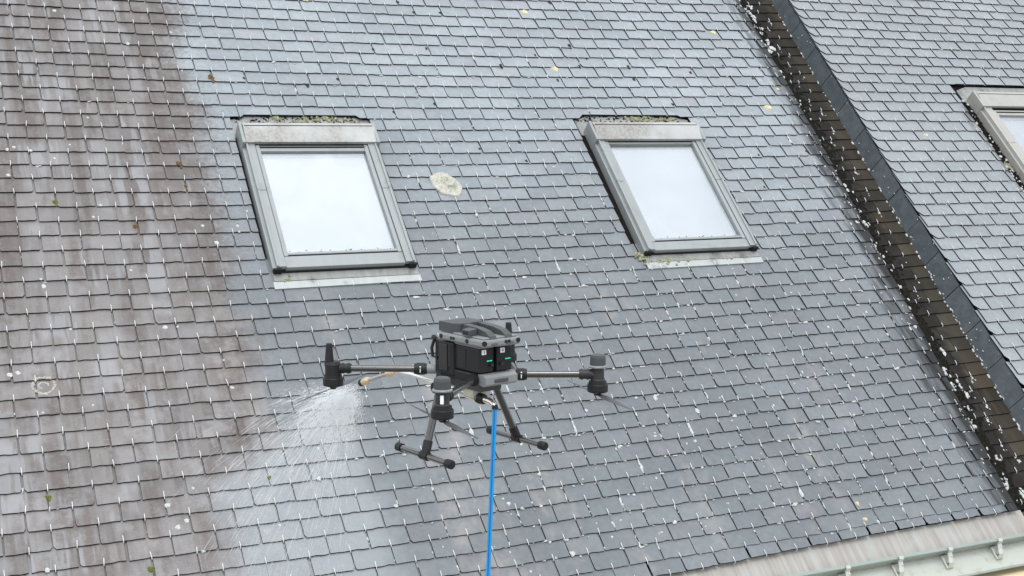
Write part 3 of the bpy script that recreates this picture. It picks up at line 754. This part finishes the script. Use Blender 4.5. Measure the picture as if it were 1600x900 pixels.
# ------------------------------------------------------------------ the upper neighbour
roof2 = MB(); roof2.box(-.06, 4.2, -3.9, 2.7, -.05, -.004); roof2 = roof2.build('roof', MT['under']); place(roof2, house2, M2)
MT['slate2'] = slate_material('slate_pale', roof2, False)
W3 = (1.070, 2.17, -.232, 1.24)
specs = []; hooks = []
def verge(v): return -.101 - .012 * v
for r in range(-22, 34):
    for c in range(-2, 18):
        un = c + (.5 if r % 2 else 0.); R = random.Random(r * 777 + c * 3 + 1)
        u = un * UW2 + R.gauss(0, .002); v = r * GA2 + R.gauss(0, .0016)
        ve = verge(v)
        if u + .11 < ve + .03 or u > 4.1: continue
        vi = R.randrange(len(VAR)); pl = vi; polys = [vi]
        if u - .11 < ve:
            p = clip(VAR[vi], -1, 0, -(ve - u) ); p = clip(p, -1, -.75, -(ve - u) - .034)    # trimmed corner
            if len(p) < 3 or area(p) < .001: continue
            polys = [p]
        ok = True; a0, a1, t, b = W3
        if not (u + .11 < a0 or u - .11 > a1 or v <= t or v - .235 > b or v > b + .002):
            new = []
            for q in polys:
                base = VAR[q] if isinstance(q, int) else q
                L_ = clip(base, 1, 0, a0 - u) if not 0 < v - t < .11 else clip(base, 1, -1, a0 - u + .06 - (v - t))
                pass
                R_ = clip(base, -1, 0, -(a1 - u)); mid = clip(clip(clip(base, -1, 0, -(a0 - u)) if not 0 < v - t < .11 else clip(base, -1, 1, -(a0 - u + .06 - (v - t))), 1, 0, a1 - u), 0, -1, -(v - t))
                new += [z for z in (L_, R_, mid) if len(z) >= 3 and area(z) > .0008]
            if u > a0 - .01: ok = False
            polys = new
        for i, q in enumerate(polys): specs.append((u, v, q, r * 555 + c * 7 + i, False))
        if ok and u > ve + .02: hooks.append((u, v, 0))
lay_roof(MT['slate2'], roof2, M2, specs, 298, hooks)
skylight(house2, M2, 1.160, 2.12, -.046, 1.167, (1.304, 1.99, .196, 1.033), .537, 'beige roof window cut off by the frame edge', MT['frame3'], .085, MT['frame3'])
m = MB()
for _ in range(500):
    v = rr.uniform(-1.6, 3.2); u = rr.uniform(-.09, 2.9)
    ri = round(v / GA2); v = ri * GA2 + rr.gauss(.003, .006)
    if W3[0] < u < W3[1] and W3[2] < v < W3[3]: continue
    s = .0042 * rr.lognormvariate(-.2, .5); m.blob((u, -v, lz - .004), s, s, .004, 6, 2, .35)
for _ in range(46):
    v = rr.uniform(-.05, 1.1); s = rr.uniform(.004, .013); m.blob((rr.uniform(1.075, 1.145), -v, .012), s, s * 1.2, s * .6, 7, 3, .4)
m.build('lichen', MT['lichen'], roof2, kind='stuff')
m = MB()
for _ in range(300):
    v = rr.uniform(-.02, 1.12); s = rr.uniform(.005, .013); m.blob((rr.uniform(1.085, 1.157), -v, .008), s, s, s * .6, 6, 2, .4)
m.build('moss', MT['moss'], roof2, kind='stuff')
m = MB()
for v in (.72, .735, .75):
    for _ in range(8):
        s = rr.uniform(.008, .016); m.blob((1.12 + rr.gauss(0, .015), -v + rr.gauss(0, .012), .012), s, s, s * .7, 7, 3, .4)
m.build('moss', MT['moss_gy'], roof2, kind='stuff')
MB().blob((0, 0, 0), .026, .02, .010, 10, 3, .35).build('lichen_spot', MT['lichen_y'], roof2, (.451, -.389, 2.35 * TH))

# slate-clad upstand between the roofs: big dark panels
k = N('panel_slate'); v_ = k.coords(roof2); tn = slate_tone(k)
n1 = k.noise(v_, 14, 6, .65); n2 = k.noise(v_, 2.5, 3, .6)
c_ = k.mix(tn, (.062, .078, .089), (.080, .097, .108)); c_ = k.mix(k.ramp(n1, .35, .7), k.mul(c_, .85), k.mul(c_, 1.18))
c_ = k.mix(k.ramp(k.noise(v_, 80, 4, .7), .66, .74, 0, .35), c_, (.26, .28, .28)); k.base(c_); k.bump(n1, .3, .004)
MT['panel'] = k.set(Roughness=.5, **{'Specular_IOR_Level': .35})
ck = empty('upstand'); place(ck, house2, M2)
R2i = R2.inverted()
def seam(i):
    vt = .293 + .324 * i
    top = Vector((verge(vt) + .010, -vt, .002))
    v1 = vt - .284 + .008                      # foot of the seam, in roof-1 terms
    bot = R2i @ Vector((foot(v1) - .002, -v1, .002))
    return top, bot
for i in range(-9, 10):
    a, b_ = seam(i); c2, d2 = seam(i + 1)
    ya = (a - c2).normalized() * .0025
    q = [a - ya, c2 + ya, d2 + ya, b_ - ya]
    nn = (q[1] - q[0]).cross(q[3] - q[0]).normalized()
    if nn.x > 0: nn = -nn
    jit = rr.uniform(-.002, .002)
    fr = [p + nn * (.008 + jit) for p in q]; bk = [p - nn * .006 for p in q]
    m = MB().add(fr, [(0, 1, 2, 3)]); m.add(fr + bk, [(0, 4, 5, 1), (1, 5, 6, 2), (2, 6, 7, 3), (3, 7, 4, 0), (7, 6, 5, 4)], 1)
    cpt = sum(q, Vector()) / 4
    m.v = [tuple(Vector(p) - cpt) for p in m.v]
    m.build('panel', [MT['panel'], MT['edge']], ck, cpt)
a, b_ = seam(-9); c2, d2 = seam(10)
off = Vector((.02, 0, -.01))
MB().add([p + off for p in (a, c2, d2, b_)] + [p + off + Vector((.12, 0, -.05)) for p in (a, c2, d2, b_)], [(0, 1, 2, 3), (7, 6, 5, 4), (0, 4, 5, 1), (1, 5, 6, 2), (2, 6, 7, 3), (3, 7, 4, 0)]).build('backing', MT['under'], ck)
m = MB()
for _ in range(240):
    t = rr.uniform(-8, 9); a, b_ = seam(t); q = rr.choice([rr.uniform(.9, 1.0), rr.uniform(.93, 1.0), rr.uniform(0, 1)])
    p = a.lerp(b_, q); s = rr.uniform(.003, .010) * (1 if q > .88 else .5); m.blob(p + Vector((-.012, 0, .002)), s, s * 1.7, s * .7, 6, 2, .4)
m.build('lichen', MT['lichen'], ck, kind='stuff')
# body of the neighbour (outside the picture)
l2 = house2.location
RV2 = -2.7
pr = M2 @ Vector((4.2, -RV2, 0)); pl_ = M2 @ Vector((-.06, -RV2, 0))
slab('back_roof', house2, [pr + Vector((0, .02, -.03)), pr + Vector((0, 4.2, -4.2)), pl_ + Vector((0, 4.2, -4.2)), pl_ + Vector((0, .02, -.03))], MT['far'])
pe = M2 @ Vector((0, -3.9, 0))
wbox('wall', house2, 6.75, 10.3, pe.y + .3, pe.y + .6, 0, pe.z + .2, MT['wall'])
wbox('gable_wall', house2, 10.0, 10.3, pe.y + .601, 5.5, 0, pe.z + .19, MT['wall'])

# ------------------------------------------------------------------ ground
k = N('yard_ground'); v_ = k.coords(); k.base(k.mix(k.noise(v_, .6, 6, .6), (.16, .155, .14), (.24, .23, .21))); gm = k.set(Roughness=.9)
gmesh = MB().add([(-400, -400, 0), (400, -400, 0), (400, 400, 0), (-400, 400, 0)], [(0, 1, 2, 3)])
go = gmesh.build('ground', gm); go['kind'] = 'structure'

# ------------------------------------------------------------------ the drone
O = Vector((1.0, -4.388, Z0 - .7614)); YAW = math.radians(103.7)
drone = empty('drone', None, O, (0, 0, YAW))
tag(drone, 'dark grey quadcopter drone hovering before the roof, carrying a water lance', 'drone')
DB = simple('drone_black', (.012, .0125, .014), .5, var=.2, spec=.3)
DG = simple('drone_grey', (.058, .063, .066), .5, var=.12, spec=.3)
DL = simple('drone_light_grey', (.20, .213, .218), .45, var=.1, spec=.4)
DT = simple('carbon_tube', (.016, .017, .018), .25, .0, .04, spec=.5); DT.node_tree.nodes['Principled BSDF'].inputs['Coat Weight'].default_value = .8; DT.node_tree.nodes['Principled BSDF'].inputs['Coat IOR'].default_value = 1.65; DT.node_tree.nodes['Principled BSDF'].inputs['Coat Roughness'].default_value = .08
DM = simple('drone_mid', (.024, .025, .027), .5, var=.2, spec=.35)
PROP = simple('propeller_grey', (.06, .063, .067), .5)
WH = simple('white_mark', (.82, .83, .83), .5, var=.03)
CHR = simple('chrome', (.62, .60, .56), .22, .9, .15)
BRASS = simple('brass', (.62, .50, .34), .4, .35, .2)
STEEL = simple('steel_pipe', (.66, .67, .67), .28, .6, .08)
GRN = N('green_led'); GRN.base((.02, .4, .2)); GRN.b.inputs['Emission Color'].default_value = (.05, .9, .45, 1); GRN.b.inputs['Emission Strength'].default_value = .55; GRN = GRN.m
TEAL = simple('teal_ring', (.03, .22, .20), .4)
# body
m = MB()
m.bbox(-.03, .075, -.075, .066, .036, .148, .006)
m.bbox(-.150, -.03, -.010, .012, .064, .150, .002)
m.bbox(-.145, .06, -.070, .062, .030, .060, .004)
m.build('body', DB, drone)
m = MB(); m.bbox(.000, .046, .066, .071, .050, .140, .003); m.bbox(-.012, -.004, .060, .068, .066, .146, .002); m.build('side_panel', DM, drone)
# bracket bar under the batteries
m = MB()
m.extr([(-.192, .030), (-.192, .052), (-.178, .060), (-.15, .060), (-.15, .026), (-.180, .022)], -.075, .055)
m.build('frame_bar', DL, drone)
MB().bbox(-.1955, -.191, -.035, .02, .034, .046, .002).build('name_plate', DG, drone)
# batteries
def battery(y0, y1, mark):
    m = MB()
    m.bbox(-.160, -.022, y0, y1, .062, .1435, .005)
    m.bbox(-.163, -.022, y0 + .001, y1 - .001, .1437, .1505, .0025, 1)
    b = m.build('battery', [DB, DL], drone)
    yc = (y0 + y1) / 2
    m = MB(); m.bbox(-.1622, -.1595, yc - .024, yc + .002, .0985, .1055, .001); m.build('led_window', DM, b)
    m = MB()
    for i in range(4): m.box(-.1632, -.1624, yc - .022 + i * .0055, yc - .0185 + i * .0055, .1005, .1038)
    m.build('led', GRN, b)
    m = MB(); m.bbox(-.1618, -.1595, yc + .000, yc + .018, .1230, .1395, .0012); m.build('plate', WH, b)
    cu = bpy.data.curves.new('number', 'FONT'); cu.body = mark; cu.size = .015; cu.extrude = .0004; cu.align_x = 'CENTER'; cu.align_y = 'CENTER'
    tt = bpy.data.objects.new('number_text', cu); me = bpy.data.meshes.new_from_object(tt); me.name = 'number'; bpy.data.objects.remove(tt)
    me.materials.clear(); me.materials.append(DB); t = link(bpy.data.objects.new('number', me), b)
    t.location = (-.1624, yc + .009, .131); t.rotation_euler = (math.radians(90), 0, math.radians(-90))
    m = MB(); m.tube([(-.160, yc + (.018 if mark == '4' else -.018), .083 + .006), (-.172, yc + (.018 if mark == '4' else -.018), .089)], .0055, 8); m.build('latch', DM, b)
    return b
b1 = battery(-.004 + .006, .058, '1')
b2 = battery(-.078, -.004 - .010, '4')
m = MB()
for i in range(11): m.box(-.088, -.048, .0582, .0598, .074 + i * .0058, .0772 + i * .0058)
m.build('vent', DM, b1)
# top shell: light slab with sensors, front block and two ridges
m = MB()
m.bbox(-.205, .045, -.078, .075, .1535, .178, .007)
m.bbox(-.195, .035, -.070, .067, .178, .184, .004)
top = m.build('top_shell', DL, drone)
m = MB()
for y in (.0755, -.0785):
    for x, r in ((.024, .0075), (-.118, .0075)):
        s_ = 1 if y > 0 else -1
        m.tube([(x, y - .001 * s_, .166), (x, y + .0016 * s_, .166)], r, 12)
    for x in (-.032, -.046): m.tube([(x, y - .001, .166), (x, y + .002 * (1 if y > 0 else -1), .166)], .005, 10)
for y in (-.017, -.004): m.tube([(-.2045, y - .012, .168), (-.2072, y - .012, .168)], .0055, 10)
m.tube([(-.198, .066, .168), (-.2065, .072, .168)], .0085, 12); m.tube([(-.205, -.066, .168), (-.2075, -.066, .168)], .008, 12)
m.build('sensor', DB, top)
m = MB()
# front block with a wedge-shaped rear
m.prism([(.047, -.052), (.047, .068), (-.03, .068), (-.05, .052), (-.05, -.04), (-.03, -.052)], .181, .213)
m.build('front_cover', DG, drone)
for yc, w in ((.030, .013), (-.034, .014)):
    m = MB(); prof = [(-.03, .182), (-.03, .213), (-.13, .208), (-.165, .204), (-.190, .192), (-.203, .172), (-.208, .158), (-.19, .156), (-.18, .182)]
    prof = [(-.02, .182), (-.02, .2125), (-.13, .2075), (-.170, .201), (-.194, .188), (-.208, .160), (-.19, .158), (-.186, .182)]
    m.extr(prof, yc - w, yc + w); m.build('rail', DG, drone)
m = MB(); m.prism([(-.135, .048), (-.095, .048), (-.095, .079), (-.135, .079)], .186, lambda x, y: .206 - (.004 if y > .06 else 0)); m.build('sensor_box', DG, drone)
MB().bbox(-.129, -.101, .0788, .0802, .188, .1985, .001).build('sensor_window', DB, drone)
# small front mast and cables on the left front
m = MB(); m.tube([(.075, .066, .150), (.083, .072, .118), (.080, .070, .088)], .0055, 8); m.blob((.078, .067, .150), .011, .011, .012, 10, 4, .1); m.tube([(.080, .070, .090), (.055, .069, .088)], .004, 8)
m.build('cable', DB, drone)
MB().tube([(-.10, -.084, .13), (-.10, -.093, .118), (-.10, -.093, .08), (-.10, -.082, .062)], .005, 8).build('cable', DB, drone)
# gimbal and belly gear under the nose
m = MB(); m.tube([(.055, .050, .040), (.055, .062, -.004), (.050, .066, -.02)], .017, 12); m.tube([(.050, .040, -.012), (.050, .088, -.012)], .019, 14); m.tube([(.050, .088, -.012), (.050, .092, -.012)], .012, 12)
m.build('gimbal', DB, drone)
m = MB(); m.bbox(-.14, .05, -.052, .040, -.004, .029, .006); m.build('belly_plate', DG, drone)
# arms
def arm(mx, my, root, col0, col1, kind_, blade_deg):
    a = empty('arm', drone)
    z = .042; d = Vector((mx - root[0], my - root[1], 0)); Ld = d.length; d = d / Ld
    p = lambda t: (root[0] + d.x * t, root[1] + d.y * t, z)
    MB().tube([p(0), p(Ld - .03)], .0122, 16).build('tube', DT, a)
    m = MB(); m.tube([p(-.02), p(col0)], .017, 12); m.build('root', DL, a)
    m = MB(); m.tube([p(col0 + .001), p(col1)], .0185, 14); m.tube([p(col0 + .008), p(col1 - .008)], .0205, 14); m.build('collar', DB, a)
    mm = (col0 + col1) / 2; q = Vector(p(mm))
    side = Vector((d.y, -d.x, 0)); 
    if (side.x > 0): side = -side
    if kind_ == 'FL': side = Vector((-d.y, d.x, 0))
    tk = q + side * .0205
    mk = MB(); mk.tube([tk + Vector((0, 0, -.009)), tk + Vector((0, 0, .004))], .0018, 6); mk.tube([tk + Vector((0, 0, .008)) - side * .0006, tk + Vector((0, 0, .0115)) - side * .002], .0026, 6)
    mk.build('mark', WH, a)
    # clamp at the motor end, motor mount, motor can
    m = MB(); m.tube([p(Ld - .062), p(Ld - .012)], .0165, 12); m.tube([p(Ld - .056), p(Ld - .050)], .019, 12); m.tube([p(Ld - .036), p(Ld - .030)], .019, 12)
    if kind_ in ('RL', 'RR'):
        m.lathe([(.0235, .020), (.0235, .024), (.0215, .028), (.0205, .062)], mx, my, 20)
    else:
        m.lathe([(.0270, .020), (.0270, .056), (.022, .066)], mx, my, 20)
    m.build('motor_mount', DB if kind_ in ('FL', 'FR') else DM, a)
    m = MB(); m.lathe([(.026, -.019), (.0335, -.016), (.0345, -.012), (.0345, .008), (.033, .0105)], mx, my, 28); m.lathe([(.030, .0105), (.029, .020)], mx, my, 24); m.lathe([(.009, -.029), (.012, -.024), (.012, -.019)], mx, my, 14)
    m.build('motor', DB, a)
    if kind_ in ('RL', 'RR'):
        m = MB(); m.lathe([(.020, .063), (.0305, .0655), (.0315, .0695), (.0285, .0735)], mx, my, 24); m.build('flange', DL, a)
        m = MB(); m.lathe([(.0265, .0737), (.0258, .098), (.0235, .106), (.018, .1085)], mx, my, 24); m.build('antenna_cap', DG, a)
        if kind_ == 'RL':
            m = MB(); bdir = Vector((-.77, .62, 0)).normalized(); c0 = Vector((mx, my, 0)) + bdir * .0212
            t_ = Vector((-bdir.y, bdir.x, 0)) * .0052
            m.add([c0 - t_ + Vector((0, 0, .030)), c0 + t_ + Vector((0, 0, .030)), c0 + t_ + Vector((0, 0, .056)), c0 - t_ + Vector((0, 0, .056))], [(0, 1, 2, 3)]); 
            m.add([c0 + bdir * .0015 - t_ + Vector((0, 0, .030)), c0 + bdir * .0015 + t_ + Vector((0, 0, .030)), c0 + bdir * .0015 + t_ + Vector((0, 0, .056)), c0 + bdir * .0015 - t_ + Vector((0, 0, .056))], [(0, 1, 2, 3)])
            m.build('label_plate', WH, a)
    else:
        ox, oy = (d.x * .012, d.y * .012); m = MB()
        for (z0, r0, z1, r1) in ((.050, .017, .066, .0165), (.066, .0155, .122, .0108), (.122, .0108, .127, .0095)):
            m.lathe([(r0, z0), (r1, z1)], mx + ox, my + oy, 14)
        m.build('antenna', DB, a)
    # two-blade propeller at rest under the motor
    pr_ = MB(); ang = math.radians(blade_deg)
    for s_ in (0, math.pi):
        n = 9; up_, lo_ = [], []
        for i in range(n + 1):
            t = i / n; r_ = .012 + .235 * t; ch = (.007 + .014 * math.sin(math.pi * min(1, t * 1.15) ** .8)) * (1 - .55 * t) + .003
            tw = math.radians(20 - 14 * t); ca, sa = math.cos(ang + s_), math.sin(ang + s_)
            for sg, lst in ((1, up_), (-1, lo_)):
                x, y = r_, sg * ch * math.cos(tw) * .5; zz = -.0245 + sg * ch * math.sin(tw) * .5
                lst.append((mx + x * ca - y * sa, my + x * sa + y * ca, zz))
        th = .0012
        vs = up_ + lo_ + [(x, y, z - th) for x, y, z in up_] + [(x, y, z - th) for x, y, z in lo_]; N_ = n + 1; fs = []
        for i in range(n):
            fs += [(i, i + 1, N_ + i + 1, N_ + i), (2 * N_ + i, 3 * N_ + i, 3 * N_ + i + 1, 2 * N_ + i + 1), (i, 2 * N_ + i, 2 * N_ + i + 1, i + 1), (N_ + i, N_ + i + 1, 3 * N_ + i + 1, 3 * N_ + i)]
        fs.append((n, 2 * N_ + n, 3 * N_ + n, N_ + n)); pr_.add(vs, fs, 0)
    pr_.build('propeller', PROP, a)
    return a
arm(.316, .316, (.075, .030), .055, .098, 'FL', 122)
arm(-.316, .316, (-.098, .008), .030, .088, 'RL', 168)
arm(-.316, -.316, (-.130, -.075), .032, .070, 'RR', 162)
arm(.316, -.440, (.06, -.075), .04, .08, 'FR', 150)
# legs with skids
def leg(s_, top_):
    lg = empty('leg', drone)
    foot_ = (-.047, .193 * s_, -.207)
    a, b_ = Vector(top_), Vector(foot_)
    MB().tube([a, a.lerp(b_, .80)], .0128, 14).build('strut', DT, lg)
    m = MB(); m.tube([a.lerp(b_, .80), b_], .0155, 12); m.tube([b_ + Vector((-.02, 0, 0)), b_ + Vector((.02, 0, 0))], .0145, 12); m.build('joint', DB, lg)
    m = MB(); m.tube([a.lerp(b_, -.02), a.lerp(b_, .05)], .0150, 12); m.build('collar', TEAL if s_ < 0 else DB, lg)
    m = MB(); m.tube([(.100, .193 * s_, -.207), (-.183, .193 * s_, -.207)], .0108, 14); m.build('skid', DT, lg)
    for x0, x1 in ((.112, .085), (-.197, -.168)):
        m = MB(); m.tube([(x0, .193 * s_, -.207), ((x0 * .9 + x1 * .1), .193 * s_, -.207), (x1, .193 * s_, -.207)], [.0115, .0150, .0145], 14); m.build('end_cap', DB, lg)
leg(1, (-.01, .10, .020)); leg(-1, (-.030, -.105, -.006))
# lance
ln = empty('lance', drone)
LP = [(-.02, .03, -.012), (.058, .052, -.008), (.112, .062, -.001), (.20, .078, .010), (.262, .085, .0105), (.286, .088, .006)]
MB().tube(LP, .0068, 10).build('pipe', STEEL, ln)
MB().tube([(.286, .088, .006), (.306, .090, .0005), (.326, .092, -.006)], [.011, .0135, .010], 12).build('coupling', BRASS, ln)
MB().tube([(.326, .092, -.006), (.43, .103, -.043)], .0068, 10).build('extension', simple('lance_grey', (.34, .34, .34), .35, .3), ln)
MB().tube([(.424, .1025, -.041), (.440, .104, -.047), (.462, .106, -.055)], [.0095, .0145, .0115], 12).build('nozzle', BRASS, ln)
MB().tube([(.462, .106, -.055), (.474, .107, -.059)], [.0125, .0135], 12).build('nozzle_tip', DB, ln)
# swivel fitting under the belly, carrying the hose
m = MB()
ft = [(.00, .035, -.010), (-.040, .015, -.030), (-.062, .010, -.031), (-.095, .004, -.034), (-.128, .0, -.036), (-.150, -.002, -.039), (-.163, -.003, -.046)]
m.tube(ft[:3], .0115, 12)
m.tube([ft[2], ft[3]], [.015, .013], 12); m.tube([(-.078, .007, -.033), (-.084, .006, -.033)], .018, 12)
m.tube([(-.112, .002, -.035), (-.134, .0, -.036)], [.012, .0095], 10); m.tube([(-.134, 0, -.036), (-.150, -.002, -.039), (-.163, -.003, -.050)], [.012, .011, .009], 10)
m.build('swivel_fitting', CHR, drone)
m = MB(); m.tube([(-.092, .005, -.034), (-.114, .002, -.035)], [.019, .017], 10); m.tube([(-.163, -.003, -.045), (-.164, -.003, -.060)], .0098, 10); m.build('hose_nut', DB, drone)
MB().tube([(-.03, .02, .0), (-.045, .0, -.03), (-.03, -.03, -.004)], .005, 8).build('clamp', DB, drone)
m = MB(); m.prism([(-.09, -.04), (-.02, -.04), (-.02, .03), (-.09, .03)], -.030, -.004); m.build('tank_mount', simple('pale_plastic', (.46, .46, .40), .5), drone)

# ------------------------------------------------------------------ hose
Mdr = Matrix.Translation(O) @ Matrix.Rotation(YAW, 4, 'Z')
hs = Mdr @ Vector((-.164, -.003, -.056))
pts = []
gx = Vector((1.00, -4.585, 0))
for i in range(40):
    t = i / 39; z = hs.z * (1 - t) + .02 * t
    q = min(1, t * 2)
    lat = -.27 * t; near = .10 * t * t
    pts.append((hs.x + RX.x * lat - FW.x * near + .003 * math.sin(9 * t), hs.y + RX.y * lat - FW.y * near, z))
BL = N('blue_hose'); v_ = BL.coords(); BL.base(BL.mix(BL.noise(v_, 30, 3), (.008, .26, .62), (.012, .33, .74))); BL = BL.set(Roughness=.22)
lo = Vector(pts[0]); m = MB(); m.tube([tuple(Vector(p) - lo) for p in pts], .0076, 12)
end = Vector(pts[-1]) - lo
ring = [tuple(end + Vector((-.25 * (1 - math.cos(a)) , -.25 * math.sin(a) - .0, -.008))) for a in [k_ * .2 for k_ in range(1, 70)]]
m.tube([tuple(end)] + ring, .0088, 8)
hose = m.build('hose', BL, None, lo)
tag(hose, 'bright blue water hose hanging straight down from under the drone', 'hose')
# printed line along the hose
m = MB(); m.tube([tuple(Vector(p) - lo + Vector((-.0042, -.0075, 0))) for p in pts[:30]], .0018, 4); m.build('stripe', simple('hose_stripe', (.008, .12, .36), .5), hose)

# ------------------------------------------------------------------ water thrown by the lance
noz = Mdr @ Vector((.476, .107, -.060))
def roofpt(u, y): return M1 @ Vector((u, y, .02))
WM = N('spray_water'); t = WM.t
df = WM.n('BsdfDiffuse'); df.inputs[0].default_value = (.92, .94, .96, 1); tl = WM.n('BsdfTranslucent'); tl.inputs[0].default_value = (.92, .94, .96, 1); tp = WM.n('BsdfTransparent')
m1 = WM.n('MixShader'); m1.inputs[0].default_value = .45; m2 = WM.n('MixShader'); m2.inputs[0].default_value = .5
t.links.new(df.outputs[0], m1.inputs[1]); t.links.new(tl.outputs[0], m1.inputs[2]); t.links.new(tp.outputs[0], m2.inputs[1]); t.links.new(m1.outputs[0], m2.inputs[2]); t.links.new(m2.outputs[0], WM.out.inputs['Surface']); WM = WM.m
sp = MB(); R = random.Random(21)
def drop(p, d, ln_, w):
    d = d.normalized(); a = d.cross(FW).normalized() * w; b_ = d.cross(a).normalized() * w
    q = p + d * ln_; c_ = p + d * ln_ * .3
    sp.add([p, c_ + a, c_ - a * .5 + b_ * .87, c_ - a * .5 - b_ * .87, q], [(0, 2, 1), (0, 3, 2), (0, 1, 3), (4, 1, 2), (4, 2, 3), (4, 3, 1)])
targets = []
for _ in range(190):
    f_ = R.random(); g_ = R.betavariate(1.1, 1.3)
    targets.append(roofpt(.48 + .70 * f_ + R.gauss(0, .10), -3.25 + (1.0 - .55 * f_) * g_))
for tg in targets:
    dist = (tg - noz).length
    for _ in range(R.randrange(4, 15)):
        s_ = R.betavariate(1.0, 1.9); p = noz.lerp(tg + Vector((R.gauss(0, .05), 0, R.gauss(0, .05))), .05 + .93 * s_)
        p.z += .40 * s_ * (1 - s_); dr_ = (tg - noz).normalized() + Vector((0, 0, .40 * (1 - 2 * s_) / dist))
        drop(p, dr_, R.uniform(.04, .24) * (1 + .8 * s_), R.uniform(.0004, .0013))
for tg in targets:                            # soft fingers of mist in the upper part of the fan
    den = R.choice((10, 20, 40, 80, 160)); off = Vector((R.gauss(0, .02), R.gauss(0, .03), R.gauss(0, .012)))
    for _ in range(den):
        s_ = R.betavariate(2.4, 4.2) * .50 + .015; q_ = .15 + .85 * min(1, s_ / .16)
        p = noz.lerp(tg, s_) + (off + Vector((R.gauss(0, .016), R.gauss(0, .02), R.gauss(0, .008)))) * q_; p.z += .40 * s_ * (1 - s_)
        drop(p, (tg - noz).normalized() + Vector((0, 0, .40 * (1 - 2 * s_) / (tg - noz).length)), R.uniform(.004, .022) * (1 + 4 * s_), R.uniform(.0003, .0008))
for _ in range(2500):                         # splash where it lands
    tg = R.choice(targets); p = tg + Vector((R.gauss(0, .08), R.gauss(-.04, .05), R.gauss(.04, .05)))
    drop(p, Vector((R.gauss(0, 1), -1, R.gauss(.5, 1))), R.uniform(.003, .012), R.uniform(.0004, .0009))
sp.v = [tuple(Vector(p) - noz) for p in sp.v]
so = sp.build('water_spray', WM, None, noz)
tag(so, 'fan of white water spray blown from the lance onto the slates', 'spray', None, 'stuff')
